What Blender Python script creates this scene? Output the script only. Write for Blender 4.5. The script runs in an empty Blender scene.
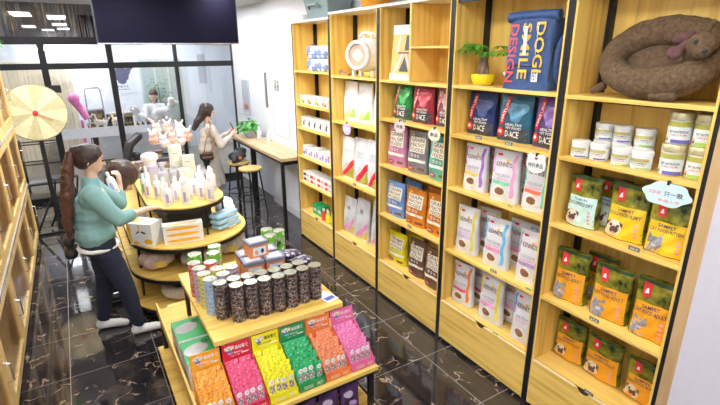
import bpy, bmesh, math, random
from mathutils import Vector, Matrix, Euler, noise
random.seed(7)
S = bpy.context.scene
COL = S.collection
R = math.radians
# ---------------------------------------------------------------- camera
cam = bpy.data.cameras.new('camera'); camo = bpy.data.objects.new('camera', cam); COL.objects.link(camo)
cam.sensor_fit = 'HORIZONTAL'; cam.sensor_width = 36.0; cam.lens = 36.0*465.85/720.0
cam.clip_start = 0.05; cam.clip_end = 100
camo.location = (0, 0, 2.3)
_p, _y, _r = 0.314618955, 0.547675015, -0.00663818
_fw = Vector((math.sin(_y)*math.cos(_p), math.cos(_y)*math.cos(_p), -math.sin(_p)))
_rt = Vector((math.cos(_y), -math.sin(_y), 0)); _up = _rt.cross(_fw)
_rt2 = math.cos(_r)*_rt+math.sin(_r)*_up; _up2 = -math.sin(_r)*_rt+math.cos(_r)*_up
camo.rotation_euler = Matrix((_rt2, _up2, -_fw)).transposed().to_euler()
S.camera = camo
# ---------------------------------------------------------------- world, exposure
w = bpy.data.worlds.new('world'); S.world = w; w.use_nodes = True
w.node_tree.nodes['Background'].inputs[0].default_value = (0.9, 0.95, 1.0, 1)
w.node_tree.nodes['Background'].inputs[1].default_value = 0.3
S.view_settings.view_transform = 'Standard'; S.view_settings.look = 'None'
S.view_settings.gamma = 1.0; S.view_settings.use_curve_mapping = False
S.view_settings.exposure = 0.02
LIGHT_PANELS = [(-.5, 6.4, 2), (.05, 5.7, 2), (.72, 5.2, 2), (.1, 2.8, 1), (.2, .3, 1),
                (1.45, 4.2, 2), (1.45, 2.3, 1), (1.45, .9, 1), (1.75, 6.3, 2), (-.6, 1.4, 1), (-.2, -.8, 1), (.9, -.8, 1), (1.9, 7.9, 2)]  # entries from the near cabinet one onward are added as fill light
BACK_PANELS = [(-.5, 10.0), (1.0, 10.2), (2.6, 10.2), (.2, 11.6), (2.0, 11.6), (-2.2, 10.6)]
PANEL_E = 15.0; PANEL_FAR_E = 30.0; BACK_E = 30.0
# ---------------------------------------------------------------- materials
MC = {}
def _new(name):
    m = bpy.data.materials.new(name); m.use_nodes = True
    nt = m.node_tree; return m, nt, nt.nodes['Principled BSDF']
def N(nt, t, **k):
    n = nt.nodes.new(t)
    for a, b in k.items():
        if isinstance(a, str) and hasattr(n, a): setattr(n, a, b)
    return n
def ramp(nt, stops, interp='LINEAR'):
    n = nt.nodes.new('ShaderNodeValToRGB'); n.color_ramp.interpolation = interp
    e = n.color_ramp.elements
    while len(e) < len(stops): e.new(.5)
    for i, (p, c) in enumerate(stops):
        e[i].position = p; e[i].color = (c[0], c[1], c[2], 1)
    return n
def plain(name, c, rough=.5, metal=0, var=.06, bump=0, scale=30, spec=.5, trans=0):
    if name in MC: return MC[name]
    m, nt, b = _new(name)
    tc = N(nt, 'ShaderNodeTexCoord'); no = N(nt, 'ShaderNodeTexNoise'); no.inputs['Scale'].default_value = scale
    no.inputs['Detail'].default_value = 3
    nt.links.new(tc.outputs['Object'], no.inputs['Vector'])
    rp = ramp(nt, [(.3, [max(0, x*(1-var)) for x in c]), (.7, [min(1, x*(1+var)) for x in c])])
    nt.links.new(no.outputs['Fac'], rp.inputs['Fac']); nt.links.new(rp.outputs['Color'], b.inputs['Base Color'])
    b.inputs['Roughness'].default_value = rough; b.inputs['Metallic'].default_value = metal
    b.inputs['Specular IOR Level'].default_value = spec
    if trans: b.inputs['Transmission Weight'].default_value = trans
    if bump:
        bp = N(nt, 'ShaderNodeBump'); bp.inputs['Strength'].default_value = bump; bp.inputs['Distance'].default_value = .01
        nt.links.new(no.outputs['Fac'], bp.inputs['Height']); nt.links.new(bp.outputs['Normal'], b.inputs['Normal'])
    MC[name] = m; return m
def wood(name, c1, c2, axis='z', rough=.45, scale=1.0):
    if name in MC: return MC[name]
    m, nt, b = _new(name)
    tc = N(nt, 'ShaderNodeTexCoord'); mp = N(nt, 'ShaderNodeMapping')
    s = {'x': (1.2, 22, 22), 'y': (22, 1.2, 22), 'z': (22, 22, 1.2)}[axis]
    mp.inputs['Scale'].default_value = [v*scale for v in s]
    nt.links.new(tc.outputs['Object'], mp.inputs['Vector'])
    no = N(nt, 'ShaderNodeTexNoise'); no.inputs['Scale'].default_value = 1.0; no.inputs['Detail'].default_value = 5
    no.inputs['Distortion'].default_value = .6
    nt.links.new(mp.outputs['Vector'], no.inputs['Vector'])
    rp = ramp(nt, [(.32, c2), (.5, c1), (.72, [min(1, x*1.1) for x in c1])])
    nt.links.new(no.outputs['Fac'], rp.inputs['Fac']); nt.links.new(rp.outputs['Color'], b.inputs['Base Color'])
    b.inputs['Roughness'].default_value = rough
    MC[name] = m; return m
def speck(name, base, cols, scale=60, rough=.35, thr=.5, metal=0, stretch=(1, 1, 1)):
    """busy printed surface: cells of several colours over a base"""
    if name in MC: return MC[name]
    m, nt, b = _new(name)
    tc = N(nt, 'ShaderNodeTexCoord'); mp = N(nt, 'ShaderNodeMapping'); mp.inputs['Scale'].default_value = stretch
    nt.links.new(tc.outputs['Object'], mp.inputs['Vector'])
    vo = N(nt, 'ShaderNodeTexVoronoi'); vo.inputs['Scale'].default_value = scale
    nt.links.new(mp.outputs['Vector'], vo.inputs['Vector'])
    sep = N(nt, 'ShaderNodeSeparateColor'); nt.links.new(vo.outputs['Color'], sep.inputs['Color'])
    st = [(0, base)]
    k = len(cols)
    for i, c in enumerate(cols): st.append((thr+(1-thr)*i/k, c))
    rp = ramp(nt, st, 'CONSTANT')
    nt.links.new(sep.outputs['Red'], rp.inputs['Fac']); nt.links.new(rp.outputs['Color'], b.inputs['Base Color'])
    b.inputs['Roughness'].default_value = rough; b.inputs['Metallic'].default_value = metal
    MC[name] = m; return m
def foil(name, c, c2=None, rough=.28, metal=.25, scale=9):
    if name in MC: return MC[name]
    c2 = c2 or [x*.62 for x in c]
    m, nt, b = _new(name)
    tc = N(nt, 'ShaderNodeTexCoord'); no = N(nt, 'ShaderNodeTexNoise'); no.inputs['Scale'].default_value = scale
    no.inputs['Detail'].default_value = 4; nt.links.new(tc.outputs['Object'], no.inputs['Vector'])
    rp = ramp(nt, [(.35, c2), (.62, c)])
    nt.links.new(no.outputs['Fac'], rp.inputs['Fac']); nt.links.new(rp.outputs['Color'], b.inputs['Base Color'])
    n2 = N(nt, 'ShaderNodeTexNoise'); n2.inputs['Scale'].default_value = 22; nt.links.new(tc.outputs['Object'], n2.inputs['Vector'])
    bp = N(nt, 'ShaderNodeBump'); bp.inputs['Strength'].default_value = .45; bp.inputs['Distance'].default_value = .012
    nt.links.new(n2.outputs['Fac'], bp.inputs['Height']); nt.links.new(bp.outputs['Normal'], b.inputs['Normal'])
    b.inputs['Roughness'].default_value = rough; b.inputs['Metallic'].default_value = metal
    MC[name] = m; return m
def glass_fix(name, k):
    m, nt, b = _new(name); out = nt.nodes['Material Output']; nt.nodes.remove(b)
    tr = N(nt, 'ShaderNodeBsdfTransparent'); gl = N(nt, 'ShaderNodeBsdfGlossy'); gl.inputs['Roughness'].default_value = .05
    mx = N(nt, 'ShaderNodeMixShader'); mx.inputs[0].default_value = k; nt.links.new(tr.outputs[0], mx.inputs[1]); nt.links.new(gl.outputs[0], mx.inputs[2]); nt.links.new(mx.outputs[0], out.inputs[0]); return m
def emit(name, c, e):
    m, nt, b = _new(name); b.inputs['Base Color'].default_value = (*c, 1)
    b.inputs['Emission Color'].default_value = (*c, 1); b.inputs['Emission Strength'].default_value = e; MC[name] = m; return m
def glass(name, c=(1, 1, 1), alpha=.12, rough=.02):
    if name in MC: return MC[name]
    m, nt, b = _new(name)
    out = nt.nodes['Material Output']; nt.nodes.remove(b)
    tr = N(nt, 'ShaderNodeBsdfTransparent'); tr.inputs[0].default_value = (*c, 1)
    gl = N(nt, 'ShaderNodeBsdfGlossy'); gl.inputs['Roughness'].default_value = rough
    fr = N(nt, 'ShaderNodeFresnel'); fr.inputs[0].default_value = 1.45
    ad = N(nt, 'ShaderNodeMath', operation='ADD'); ad.inputs[1].default_value = alpha
    nt.links.new(fr.outputs[0], ad.inputs[0])
    mx = N(nt, 'ShaderNodeMixShader'); nt.links.new(ad.outputs[0], mx.inputs[0])
    nt.links.new(tr.outputs[0], mx.inputs[1]); nt.links.new(gl.outputs[0], mx.inputs[2]); nt.links.new(mx.outputs[0], out.inputs[0])
    MC[name] = m; return m
OAKC, OAKD = (.88, .60, .155), (.70, .42, .075)
OAK = wood('oak_upright_grain', OAKC, OAKD, 'z'); OAKY = wood('oak_long_grain', OAKC, OAKD, 'y')
OAKX = wood('oak_cross_grain', OAKC, OAKD, 'x')
PINEC = wood('cabinet_wood', (.80, .55, .22), (.62, .36, .10), 'z'); PINEY = wood('cabinet_wood_long', (.84, .62, .30), (.62, .40, .14), 'y')
BLACK = plain('black_metal', (.018, .018, .022), .42, .3)
BLACKP = plain('black_plastic', (.02, .02, .025), .4)
WHITE = plain('white_paint', (.80, .81, .86), .55, var=.02)
WHITEP = plain('white_plastic', (.86, .86, .88), .3, var=.02)
STEEL = plain('steel', (.7, .7, .72), .25, .9)
PAPER = plain('paper_white', (.85, .85, .84), .6, var=.02)
INK = plain('dark_ink', (.03, .03, .04), .6)
REDP = plain('red_print', (.75, .03, .04), .4)
GOLD = plain('gold_print', (.72, .52, .12), .35)
PANE = glass('clear_pane', (.97, .985, 1), .05)
CABGLASS = glass_fix('cabinet_pane', .16)

# ---------------------------------------------------------------- mesh helpers
class MB:
    def __init__(s): s.bm = bmesh.new(); s.mats = []; s.cur = 0
    def m(s, mat):
        if mat not in s.mats: s.mats.append(mat)
        s.cur = s.mats.index(mat); return s
    def face(s, vs):
        try: f = s.bm.faces.new(vs); f.material_index = s.cur; return f
        except ValueError: return None
    def box(s, x0, x1, y0, y1, z0, z1, M=None):
        P = [Vector((x, y, z)) for z in (z0, z1) for x, y in ((x0, y0), (x1, y0), (x1, y1), (x0, y1))]
        if M is not None: P = [M @ p for p in P]
        v = [s.bm.verts.new(p) for p in P]
        for q in ((3, 2, 1, 0), (4, 5, 6, 7), (0, 1, 5, 4), (1, 2, 6, 5), (2, 3, 7, 6), (3, 0, 4, 7)): s.face([v[i] for i in q])
        return s
    def lathe(s, prof, seg=24, c=(0, 0, 0), M=None, sx=1, sy=1, cap=True):
        rings = []
        for r, z in prof:
            ring = []
            for i in range(seg):
                a = 2*math.pi*i/seg; p = Vector((c[0]+r*sx*math.cos(a), c[1]+r*sy*math.sin(a), c[2]+z))
                ring.append(s.bm.verts.new(M @ p if M is not None else p))
            rings.append(ring)
        for a, b in zip(rings, rings[1:]):
            for i in range(seg): s.face([a[i], a[(i+1) % seg], b[(i+1) % seg], b[i]])
        if cap:
            s.face(rings[0][::-1]); s.face(rings[-1])
        return s
    def tube(s, pts, r, seg=10, cap=True):
        pts = [Vector(p) for p in pts]; n = len(pts); rr = r if isinstance(r, (list, tuple)) else [r]*n
        rings = []; ref = None
        for i, p in enumerate(pts):
            t = (pts[min(i+1, n-1)]-pts[max(i-1, 0)]).normalized()
            if ref is None: ref = Vector((0, 0, 1)) if abs(t.z) < .9 else Vector((1, 0, 0))
            a = t.cross(ref); a = a.normalized() if a.length > 1e-5 else t.orthogonal().normalized()
            b = t.cross(a).normalized(); ref = a.cross(t)
            rings.append([s.bm.verts.new(p+rr[i]*(math.cos(2*math.pi*k/seg)*a+math.sin(2*math.pi*k/seg)*b)) for k in range(seg)])
        for a, b in zip(rings, rings[1:]):
            for k in range(seg): s.face([a[k], a[(k+1) % seg], b[(k+1) % seg], b[k]])
        if cap: s.face(rings[0][::-1]); s.face(rings[-1])
        return s
    def bar(s, p0, p1, t=.02, t2=None):
        p0, p1 = Vector(p0), Vector(p1); d = p1-p0; L = d.length
        M = Matrix.Translation(p0) @ d.to_track_quat('Z', 'Y').to_matrix().to_4x4(); t2 = t2 or t
        return s.box(-t/2, t/2, -t2/2, t2/2, 0, L, M)
    def ball(s, c, r, seg=16, M=None):
        rx, ry, rz = r if isinstance(r, (tuple, list)) else (r, r, r)
        prof = [(max(.001, math.sin(math.pi*i/(seg//2))), -math.cos(math.pi*i/(seg//2))) for i in range(seg//2+1)]
        T = Matrix.Translation(c) @ (M.to_4x4() if M is not None else Matrix.Identity(4)) @ Matrix.Diagonal((rx, ry, rz, 1))
        return s.lathe(prof, seg, M=T)
    def prism(s, outline, z0, z1, M=None):
        T = M if M is not None else Matrix.Identity(4)
        a = [s.bm.verts.new(T @ Vector((x, y, z0))) for x, y in outline]; b = [s.bm.verts.new(T @ Vector((x, y, z1))) for x, y in outline]
        n = len(a)
        s.face(a[::-1]); s.face(b)
        for i in range(n): s.face([a[i], a[(i+1) % n], b[(i+1) % n], b[i]])
        return s
    def build(s, name, mat=None, parent=None, smooth=False, bevel=0, loc=None, rot=None):
        bmesh.ops.recalc_face_normals(s.bm, faces=s.bm.faces)
        me = bpy.data.meshes.new(name); s.bm.to_mesh(me); s.bm.free()
        for mm in (s.mats or [mat]): me.materials.append(mm)
        if smooth:
            for p in me.polygons: p.use_smooth = True
            try: me.set_sharp_from_angle(angle=R(38))
            except Exception: pass
        o = bpy.data.objects.new(name, me); COL.objects.link(o)
        if parent: o.parent = parent
        if loc: o.location = loc
        if rot: o.rotation_euler = rot
        if bevel:
            b = o.modifiers.new('bevel', 'BEVEL'); b.width = bevel; b.segments = 2; b.limit_method = 'ANGLE'
        return o
def tag(o, label=None, cat=None, group=None, kind=None):
    if label: o['label'] = label
    if cat: o['category'] = cat
    if group: o['group'] = group
    if kind: o['kind'] = kind
    return o
def thing(name, label, cat, loc=(0, 0, 0), rz=0, group=None):
    o = bpy.data.objects.new(name, None); COL.objects.link(o); o.location = loc; o.rotation_euler = (0, 0, rz)
    o.empty_display_size = .05
    return tag(o, label, cat, group)
def struct(o): o['kind'] = 'structure'; return o
KIDS = {}
def dup(root, loc, rz=None, label=None, group=None, scale=None):
    def cp(o, par):
        c = o.copy(); COL.objects.link(c)
        if par: c.parent = par
        for ch in [x for x in bpy.data.objects if x.parent == o]: cp(ch, c)
        return c
    r = cp(root, None); r.location = loc
    if rz is not None: r.rotation_euler = (0, 0, rz)
    if label: r['label'] = label
    if group: r['group'] = group
    if scale: r.scale = scale
    return r
ORD = ['zeroth', 'first', 'second', 'third', 'fourth', 'fifth', 'sixth', 'seventh', 'eighth', 'ninth', 'tenth', 'eleventh', 'twelfth']
_TX = {}
def text_mesh(t):
    """flat lettering normalised to the unit square: (verts, faces)"""
    if t in _TX: return _TX[t]
    cu = bpy.data.curves.new('lettering', 'FONT'); cu.body = t; cu.resolution_u = 2; cu.align_x = 'CENTER'
    cu.space_line = .85; cu.offset = .012
    o = bpy.data.objects.new('lettering', cu); COL.objects.link(o)
    dg = bpy.context.evaluated_depsgraph_get(); me = bpy.data.meshes.new_from_object(o.evaluated_get(dg))
    vs = [v.co.copy() for v in me.vertices]; fs = [list(p.vertices) for p in me.polygons]
    bpy.data.objects.remove(o); bpy.data.meshes.remove(me); bpy.data.curves.remove(cu)
    x0 = min(v.x for v in vs); x1 = max(v.x for v in vs); y0 = min(v.y for v in vs); y1 = max(v.y for v in vs)
    vs = [((v.x-x0)/(x1-x0), (v.y-y0)/max(1e-6, y1-y0)) for v in vs]
    _TX[t] = (vs, fs); return _TX[t]
def lettering(name, t, mat, F, u0, u1, v0, v1, parent, rot=0):
    """lettering mapped through F(u,v)->point"""
    mb = MB().m(mat); put_text(mb, t, F, u0, u1, v0, v1, rot); return mb.build(name, mat, parent)
def put_text(mb, t, F, u0, u1, v0, v1, rot=0):
    vs, fs = text_mesh(t); L = []
    for x, y in vs:
        if rot == 90: x, y = 1-y, x
        if rot == -90: x, y = y, 1-x
        L.append(mb.bm.verts.new(F(u0+x*(u1-u0), v0+y*(v1-v0))))
    for f in fs: mb.face([L[i] for i in f])
def blobmesh(shapes, voxel=.012, smooth=4, noise_amp=0, noise_scale=8):
    mb = MB().m(WHITE)
    for s in shapes:
        if s[0] == 'c':
            _, p0, r0, p1, r1 = s; p0, p1 = Vector(p0), Vector(p1); d = p1-p0; n = max(2, int(d.length/max(.01, min(r0, r1)*.6))+1)
            n = min(n, 14)
            for i in range(n+1):
                k = i/n; mb.ball(p0.lerp(p1, k), r0+(r1-r0)*k, 12)
        elif s[0] == 'e':
            mb.ball(s[1], s[2], 16, Euler([R(a) for a in s[3]]).to_matrix() if len(s) > 3 else None)
    me = bpy.data.meshes.new('form'); mb.bm.to_mesh(me); mb.bm.free()
    o = bpy.data.objects.new('form', me); COL.objects.link(o)
    rm = o.modifiers.new('r', 'REMESH'); rm.mode = 'VOXEL'; rm.voxel_size = voxel
    if smooth: sm = o.modifiers.new('s', 'SMOOTH'); sm.iterations = smooth; sm.factor = .5
    dg = bpy.context.evaluated_depsgraph_get(); out = bpy.data.meshes.new_from_object(o.evaluated_get(dg))
    bpy.data.objects.remove(o); bpy.data.meshes.remove(me)
    if noise_amp:
        nn = [v.normal.copy() for v in out.vertices]
        for v, n in zip(out.vertices, nn): v.co += n*noise_amp*noise.noise(v.co*noise_scale)
    for p in out.polygons: p.use_smooth = True
    return out
def blob(name, shapes, mat, parent=None, voxel=.012, smooth=4, noise_amp=0, noise_scale=8, loc=None):
    me = blobmesh(shapes, voxel, smooth, noise_amp, noise_scale); me.name = name; me.materials.clear(); me.materials.append(mat)
    o = bpy.data.objects.new(name, me); COL.objects.link(o)
    if parent: o.parent = parent
    if loc: o.location = loc
    return o
# ================================================================ THE SETTING
XS = 2.309; XB = 2.62; XW = 2.64; YG = 8.75; CEIL = 3.0
def floor_mat():
    m, nt, b = _new('black_marble_tiles')
    tc = N(nt, 'ShaderNodeTexCoord'); sp = N(nt, 'ShaderNodeSeparateXYZ'); nt.links.new(tc.outputs['Object'], sp.inputs[0])
    def seam(out, off):
        a = N(nt, 'ShaderNodeMath', operation='ADD'); a.inputs[1].default_value = off+60; nt.links.new(sp.outputs[out], a.inputs[0])
        d = N(nt, 'ShaderNodeMath', operation='DIVIDE'); d.inputs[1].default_value = .6; nt.links.new(a.outputs[0], d.inputs[0])
        f = N(nt, 'ShaderNodeMath', operation='FRACT'); nt.links.new(d.outputs[0], f.inputs[0])
        g = N(nt, 'ShaderNodeMath', operation='LESS_THAN'); g.inputs[1].default_value = .008; nt.links.new(f.outputs[0], g.inputs[0])
        return g, d
    g1, d1 = seam('X', .34); g2, d2 = seam('Y', 0)
    mx = N(nt, 'ShaderNodeMath', operation='MAXIMUM'); nt.links.new(g1.outputs[0], mx.inputs[0]); nt.links.new(g2.outputs[0], mx.inputs[1])
    # per tile shift of the vein pattern
    fl1 = N(nt, 'ShaderNodeMath', operation='FLOOR'); nt.links.new(d1.outputs[0], fl1.inputs[0])
    fl2 = N(nt, 'ShaderNodeMath', operation='FLOOR'); nt.links.new(d2.outputs[0], fl2.inputs[0])
    cb = N(nt, 'ShaderNodeCombineXYZ'); nt.links.new(fl1.outputs[0], cb.inputs[0]); nt.links.new(fl2.outputs[0], cb.inputs[1])
    wn = N(nt, 'ShaderNodeTexWhiteNoise'); nt.links.new(cb.outputs[0], wn.inputs['Vector'])
    vm = N(nt, 'ShaderNodeVectorMath', operation='MULTIPLY_ADD'); vm.inputs[1].default_value = (9, 9, 9)
    nt.links.new(wn.outputs['Color'], vm.inputs[0]); nt.links.new(tc.outputs['Object'], vm.inputs[2])
    # veins: distorted edge of voronoi masked by noise
    n0 = N(nt, 'ShaderNodeTexNoise'); n0.inputs['Scale'].default_value = 6; n0.inputs['Detail'].default_value = 4
    nt.links.new(vm.outputs[0], n0.inputs['Vector'])
    v2 = N(nt, 'ShaderNodeVectorMath', operation='MULTIPLY_ADD'); v2.inputs[1].default_value = (.25, .25, .25)
    nt.links.new(n0.outputs['Color'], v2.inputs[0]); nt.links.new(vm.outputs[0], v2.inputs[2])
    vo = N(nt, 'ShaderNodeTexVoronoi', feature='DISTANCE_TO_EDGE'); vo.inputs['Scale'].default_value = 6.5
    nt.links.new(v2.outputs[0], vo.inputs['Vector'])
    r1 = ramp(nt, [(0, (1, 1, 1)), (.038, (0, 0, 0))]); nt.links.new(vo.outputs['Distance'], r1.inputs['Fac'])
    n1 = N(nt, 'ShaderNodeTexNoise'); n1.inputs['Scale'].default_value = 7.5; n1.inputs['Detail'].default_value = 3
    nt.links.new(vm.outputs[0], n1.inputs['Vector'])
    r2 = ramp(nt, [(.53, (0, 0, 0)), (.64, (1, 1, 1))]); nt.links.new(n1.outputs['Fac'], r2.inputs['Fac'])
    mu = N(nt, 'ShaderNodeMath', operation='MULTIPLY'); nt.links.new(r1.outputs['Color'], mu.inputs[0]); nt.links.new(r2.outputs['Color'], mu.inputs[1])
    n3 = N(nt, 'ShaderNodeTexNoise'); n3.inputs['Scale'].default_value = 5; n3.inputs['Detail'].default_value = 6
    nt.links.new(vm.outputs[0], n3.inputs['Vector'])
    base = ramp(nt, [(.35, (.011, .010, .013)), (.6, (.034, .028, .030)), (.8, (.085, .065, .055))]); nt.links.new(n3.outputs['Fac'], base.inputs['Fac'])
    m1 = N(nt, 'ShaderNodeMixRGB'); nt.links.new(mu.outputs[0], m1.inputs[0]); nt.links.new(base.outputs['Color'], m1.inputs[1])
    m1.inputs[2].default_value = (.55, .40, .27, 1)
    m2 = N(nt, 'ShaderNodeMixRGB'); nt.links.new(mx.outputs[0], m2.inputs[0]); nt.links.new(m1.outputs['Color'], m2.inputs[1])
    m2.inputs[2].default_value = (.30, .28, .28, 1)
    nt.links.new(m2.outputs['Color'], b.inputs['Base Color']); b.inputs['Roughness'].default_value = .07
    b.inputs['IOR'].default_value = 1.75; b.inputs['Specular IOR Level'].default_value = .5
    return m
def planks(name, c1, c2, wid=.16, axis='X', dark=.5, grain='z'):
    m, nt, b = _new(name)
    tc = N(nt, 'ShaderNodeTexCoord'); sp = N(nt, 'ShaderNodeSeparateXYZ'); nt.links.new(tc.outputs['Object'], sp.inputs[0])
    d = N(nt, 'ShaderNodeMath', operation='DIVIDE'); d.inputs[1].default_value = wid; nt.links.new(sp.outputs[axis], d.inputs[0])
    f = N(nt, 'ShaderNodeMath', operation='FLOOR'); nt.links.new(d.outputs[0], f.inputs[0])
    wn = N(nt, 'ShaderNodeTexWhiteNoise', noise_dimensions='1D'); nt.links.new(f.outputs[0], wn.inputs['W'])
    rp = ramp(nt, [(0, c1), (1, c2)]); nt.links.new(wn.outputs['Value'], rp.inputs['Fac'])
    fr = N(nt, 'ShaderNodeMath', operation='FRACT'); nt.links.new(d.outputs[0], fr.inputs[0])
    lt = N(nt, 'ShaderNodeMath', operation='LESS_THAN'); lt.inputs[1].default_value = .04; nt.links.new(fr.outputs[0], lt.inputs[0])
    mp = N(nt, 'ShaderNodeMapping'); mp.inputs['Scale'].default_value = (30, 30, 2) if grain == 'z' else (30, 2, 30)
    nt.links.new(tc.outputs['Object'], mp.inputs[0]); no = N(nt, 'ShaderNodeTexNoise'); no.inputs['Scale'].default_value = 1
    no.inputs['Detail'].default_value = 4; nt.links.new(mp.outputs[0], no.inputs['Vector'])
    g = ramp(nt, [(.3, (.78, .76, .72)), (.7, (1.08, 1.08, 1.08))]); nt.links.new(no.outputs['Fac'], g.inputs['Fac'])
    mm = N(nt, 'ShaderNodeMixRGB', blend_type='MULTIPLY'); mm.inputs[0].default_value = 1
    nt.links.new(rp.outputs['Color'], mm.inputs[1]); nt.links.new(g.outputs['Color'], mm.inputs[2])
    m2 = N(nt, 'ShaderNodeMixRGB'); nt.links.new(lt.outputs[0], m2.inputs[0]); nt.links.new(mm.outputs['Color'], m2.inputs[1])
    m2.inputs[2].default_value = (c1[0]*dark, c1[1]*dark, c1[2]*dark, 1)
    nt.links.new(m2.outputs['Color'], b.inputs['Base Color']); b.inputs['Roughness'].default_value = .4
    return m
FLOOR = floor_mat()
struct(MB().box(-1.35, 4.0, -1.6, YG, -.06, 0).build('floor', FLOOR))
GREYT = planks('grey_brown_floor_planks', (.16, .14, .12), (.42, .36, .28), .3, 'X')
struct(MB().box(-3.4, 4.6, YG, 12.6, -.06, 0).build('floor', GREYT))
CEILM = plain('dark_ceiling', (.10, .10, .11), .7)
struct(MB().box(-1.4, 2.75, -1.6, YG, CEIL, CEIL+.08).build('ceiling', plain('ceiling_paint', (.62, .63, .66), .8)))
struct(MB().box(-3.4, 4.6, YG+.06, 12.6, CEIL, CEIL+.08).build('ceiling', CEILM))
struct(MB().box(-1.45, -1.35, -1.6, 8.75, 0, CEIL).build('wall_left', WHITE))
struct(MB().box(-1.35, 2.75, -1.7, -1.6, 0, CEIL).build('wall_rear', WHITE))
struct(MB().box(XW, XW+.1, .83, 8.8, 0, CEIL).build('wall_right', WHITE))
struct(MB().box(XS-.01, XW+.1, -1.6, .828, 0, CEIL).build('wall_near', plain('lavender_white_wall', (.66, .64, .72), .5, var=.02)))
# pillar that stands out from the right wall beyond the last shelf unit
struct(MB().box(2.56, XW, 5.33, 6.85, 0, CEIL).build('wall_pillar', WHITE))
struct(MB().box(2.55, XW, 5.285, 5.33, 0, CEIL).build('trim_1', plain('grey_trim', (.42, .42, .48), .5)))
struct(MB().box(-3.4, -3.3, YG, 12.6, 0, CEIL).build('wall_back_left', WHITE))
struct(MB().box(4.5, 4.6, YG, 12.6, 0, CEIL).build('wall_back_right', WHITE))
PL = planks('pale_wood_wall_planks', (.62, .52, .38), (.86, .76, .58), .17, 'X')
struct(MB().box(-3.3, .12, 12.45, 12.6, 0, 2.12).build('wall_planked', PL))
struct(MB().box(-3.3, .12, 12.47, 12.6, 2.12, CEIL).build('wall_over_planks', WHITE))
struct(MB().box(.12, 1.52, 12.4, 12.6, 0, CEIL).build('wall_back', WHITE))
struct(MB().box(1.52, 4.5, 12.4, 12.6, 0, CEIL).build('wall_back', plain('cool_white_wall', (.72, .76, .82), .5, var=.02)))
# --- black framed glass partition
f = MB().m(BLACK)
pt = thing('glass_partition', 'black framed glass partition between the shop and the grooming room', 'partition', (1.1, YG, 0)); struct(pt)
def rel(x): return x-1.1
f.box(rel(-1.35), rel(XW), -.04, .04, 2.06, 2.15).build('transom_rail', BLACK, pt)
MB().box(rel(-1.35), rel(XW), -.05, .05, 2.42, 2.53).build('head_rail', BLACK, pt)
MB().box(rel(-1.35), rel(XW), -.03, .03, 0, .08).build('floor_rail', BLACK, pt)
for x, t in ((-.24, .09), (.665, .085), (1.66, .06)):
    MB().box(rel(x)-t/2, rel(x)+t/2, -.035, .035, .08, 2.42).build('mullion', BLACK, pt)
MB().box(rel(XW)-.02, rel(XW), -.03, .03, .08, 2.42).build('mullion', BLACK, pt)
for a, b in ((-1.35, -.24), (-.24, .665), (.665, 1.66), (1.66, XW-.02)):
    MB().box(rel(a)+.04, rel(b)-.04, -.005, .005, .08, 2.06).build('pane', PANE, pt)
    MB().box(rel(a)+.04, rel(b)-.04, -.005, .005, 2.15, 2.41).build('pane', PANE, pt)
FROST = plain('frosted_film', (.55, .57, .62), .6)
MB().box(rel(-.19), rel(.62), -.012, -.006, .98, 1.14).build('frosted_band', FROST, pt)
MB().box(rel(.71), rel(1.62), -.012, -.006, 1.0, 1.12).build('frosted_band', FROST, pt)
# door closer arm on the first mullion
MB().box(rel(-.22), rel(-.08), -.1, -.04, 1.72, 1.83).build('door_closer', BLACKP, pt)
# glossy streaked panel above the head rail
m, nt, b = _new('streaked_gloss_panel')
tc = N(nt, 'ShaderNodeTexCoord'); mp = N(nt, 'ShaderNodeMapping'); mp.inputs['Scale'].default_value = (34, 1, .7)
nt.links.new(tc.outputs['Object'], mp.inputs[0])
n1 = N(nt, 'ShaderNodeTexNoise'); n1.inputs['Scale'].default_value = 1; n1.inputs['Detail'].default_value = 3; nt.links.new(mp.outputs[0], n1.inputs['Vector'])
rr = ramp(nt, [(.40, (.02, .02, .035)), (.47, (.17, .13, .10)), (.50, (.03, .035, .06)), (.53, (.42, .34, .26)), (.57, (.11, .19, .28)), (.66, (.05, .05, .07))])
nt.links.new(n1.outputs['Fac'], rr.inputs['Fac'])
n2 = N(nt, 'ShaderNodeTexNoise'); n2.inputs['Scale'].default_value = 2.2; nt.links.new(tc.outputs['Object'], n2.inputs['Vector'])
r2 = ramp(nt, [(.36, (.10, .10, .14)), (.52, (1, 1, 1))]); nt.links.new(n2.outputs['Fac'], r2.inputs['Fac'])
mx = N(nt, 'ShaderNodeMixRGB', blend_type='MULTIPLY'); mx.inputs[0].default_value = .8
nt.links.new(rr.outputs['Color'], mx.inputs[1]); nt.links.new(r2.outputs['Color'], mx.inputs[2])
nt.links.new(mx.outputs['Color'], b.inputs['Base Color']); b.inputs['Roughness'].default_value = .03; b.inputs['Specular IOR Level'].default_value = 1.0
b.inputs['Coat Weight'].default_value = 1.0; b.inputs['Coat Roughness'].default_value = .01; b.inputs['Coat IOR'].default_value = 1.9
struct(MB().box(-1.35, XW, YG-.02, YG+.05, 2.53, CEIL).build('wall_over_partition', m))
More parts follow.
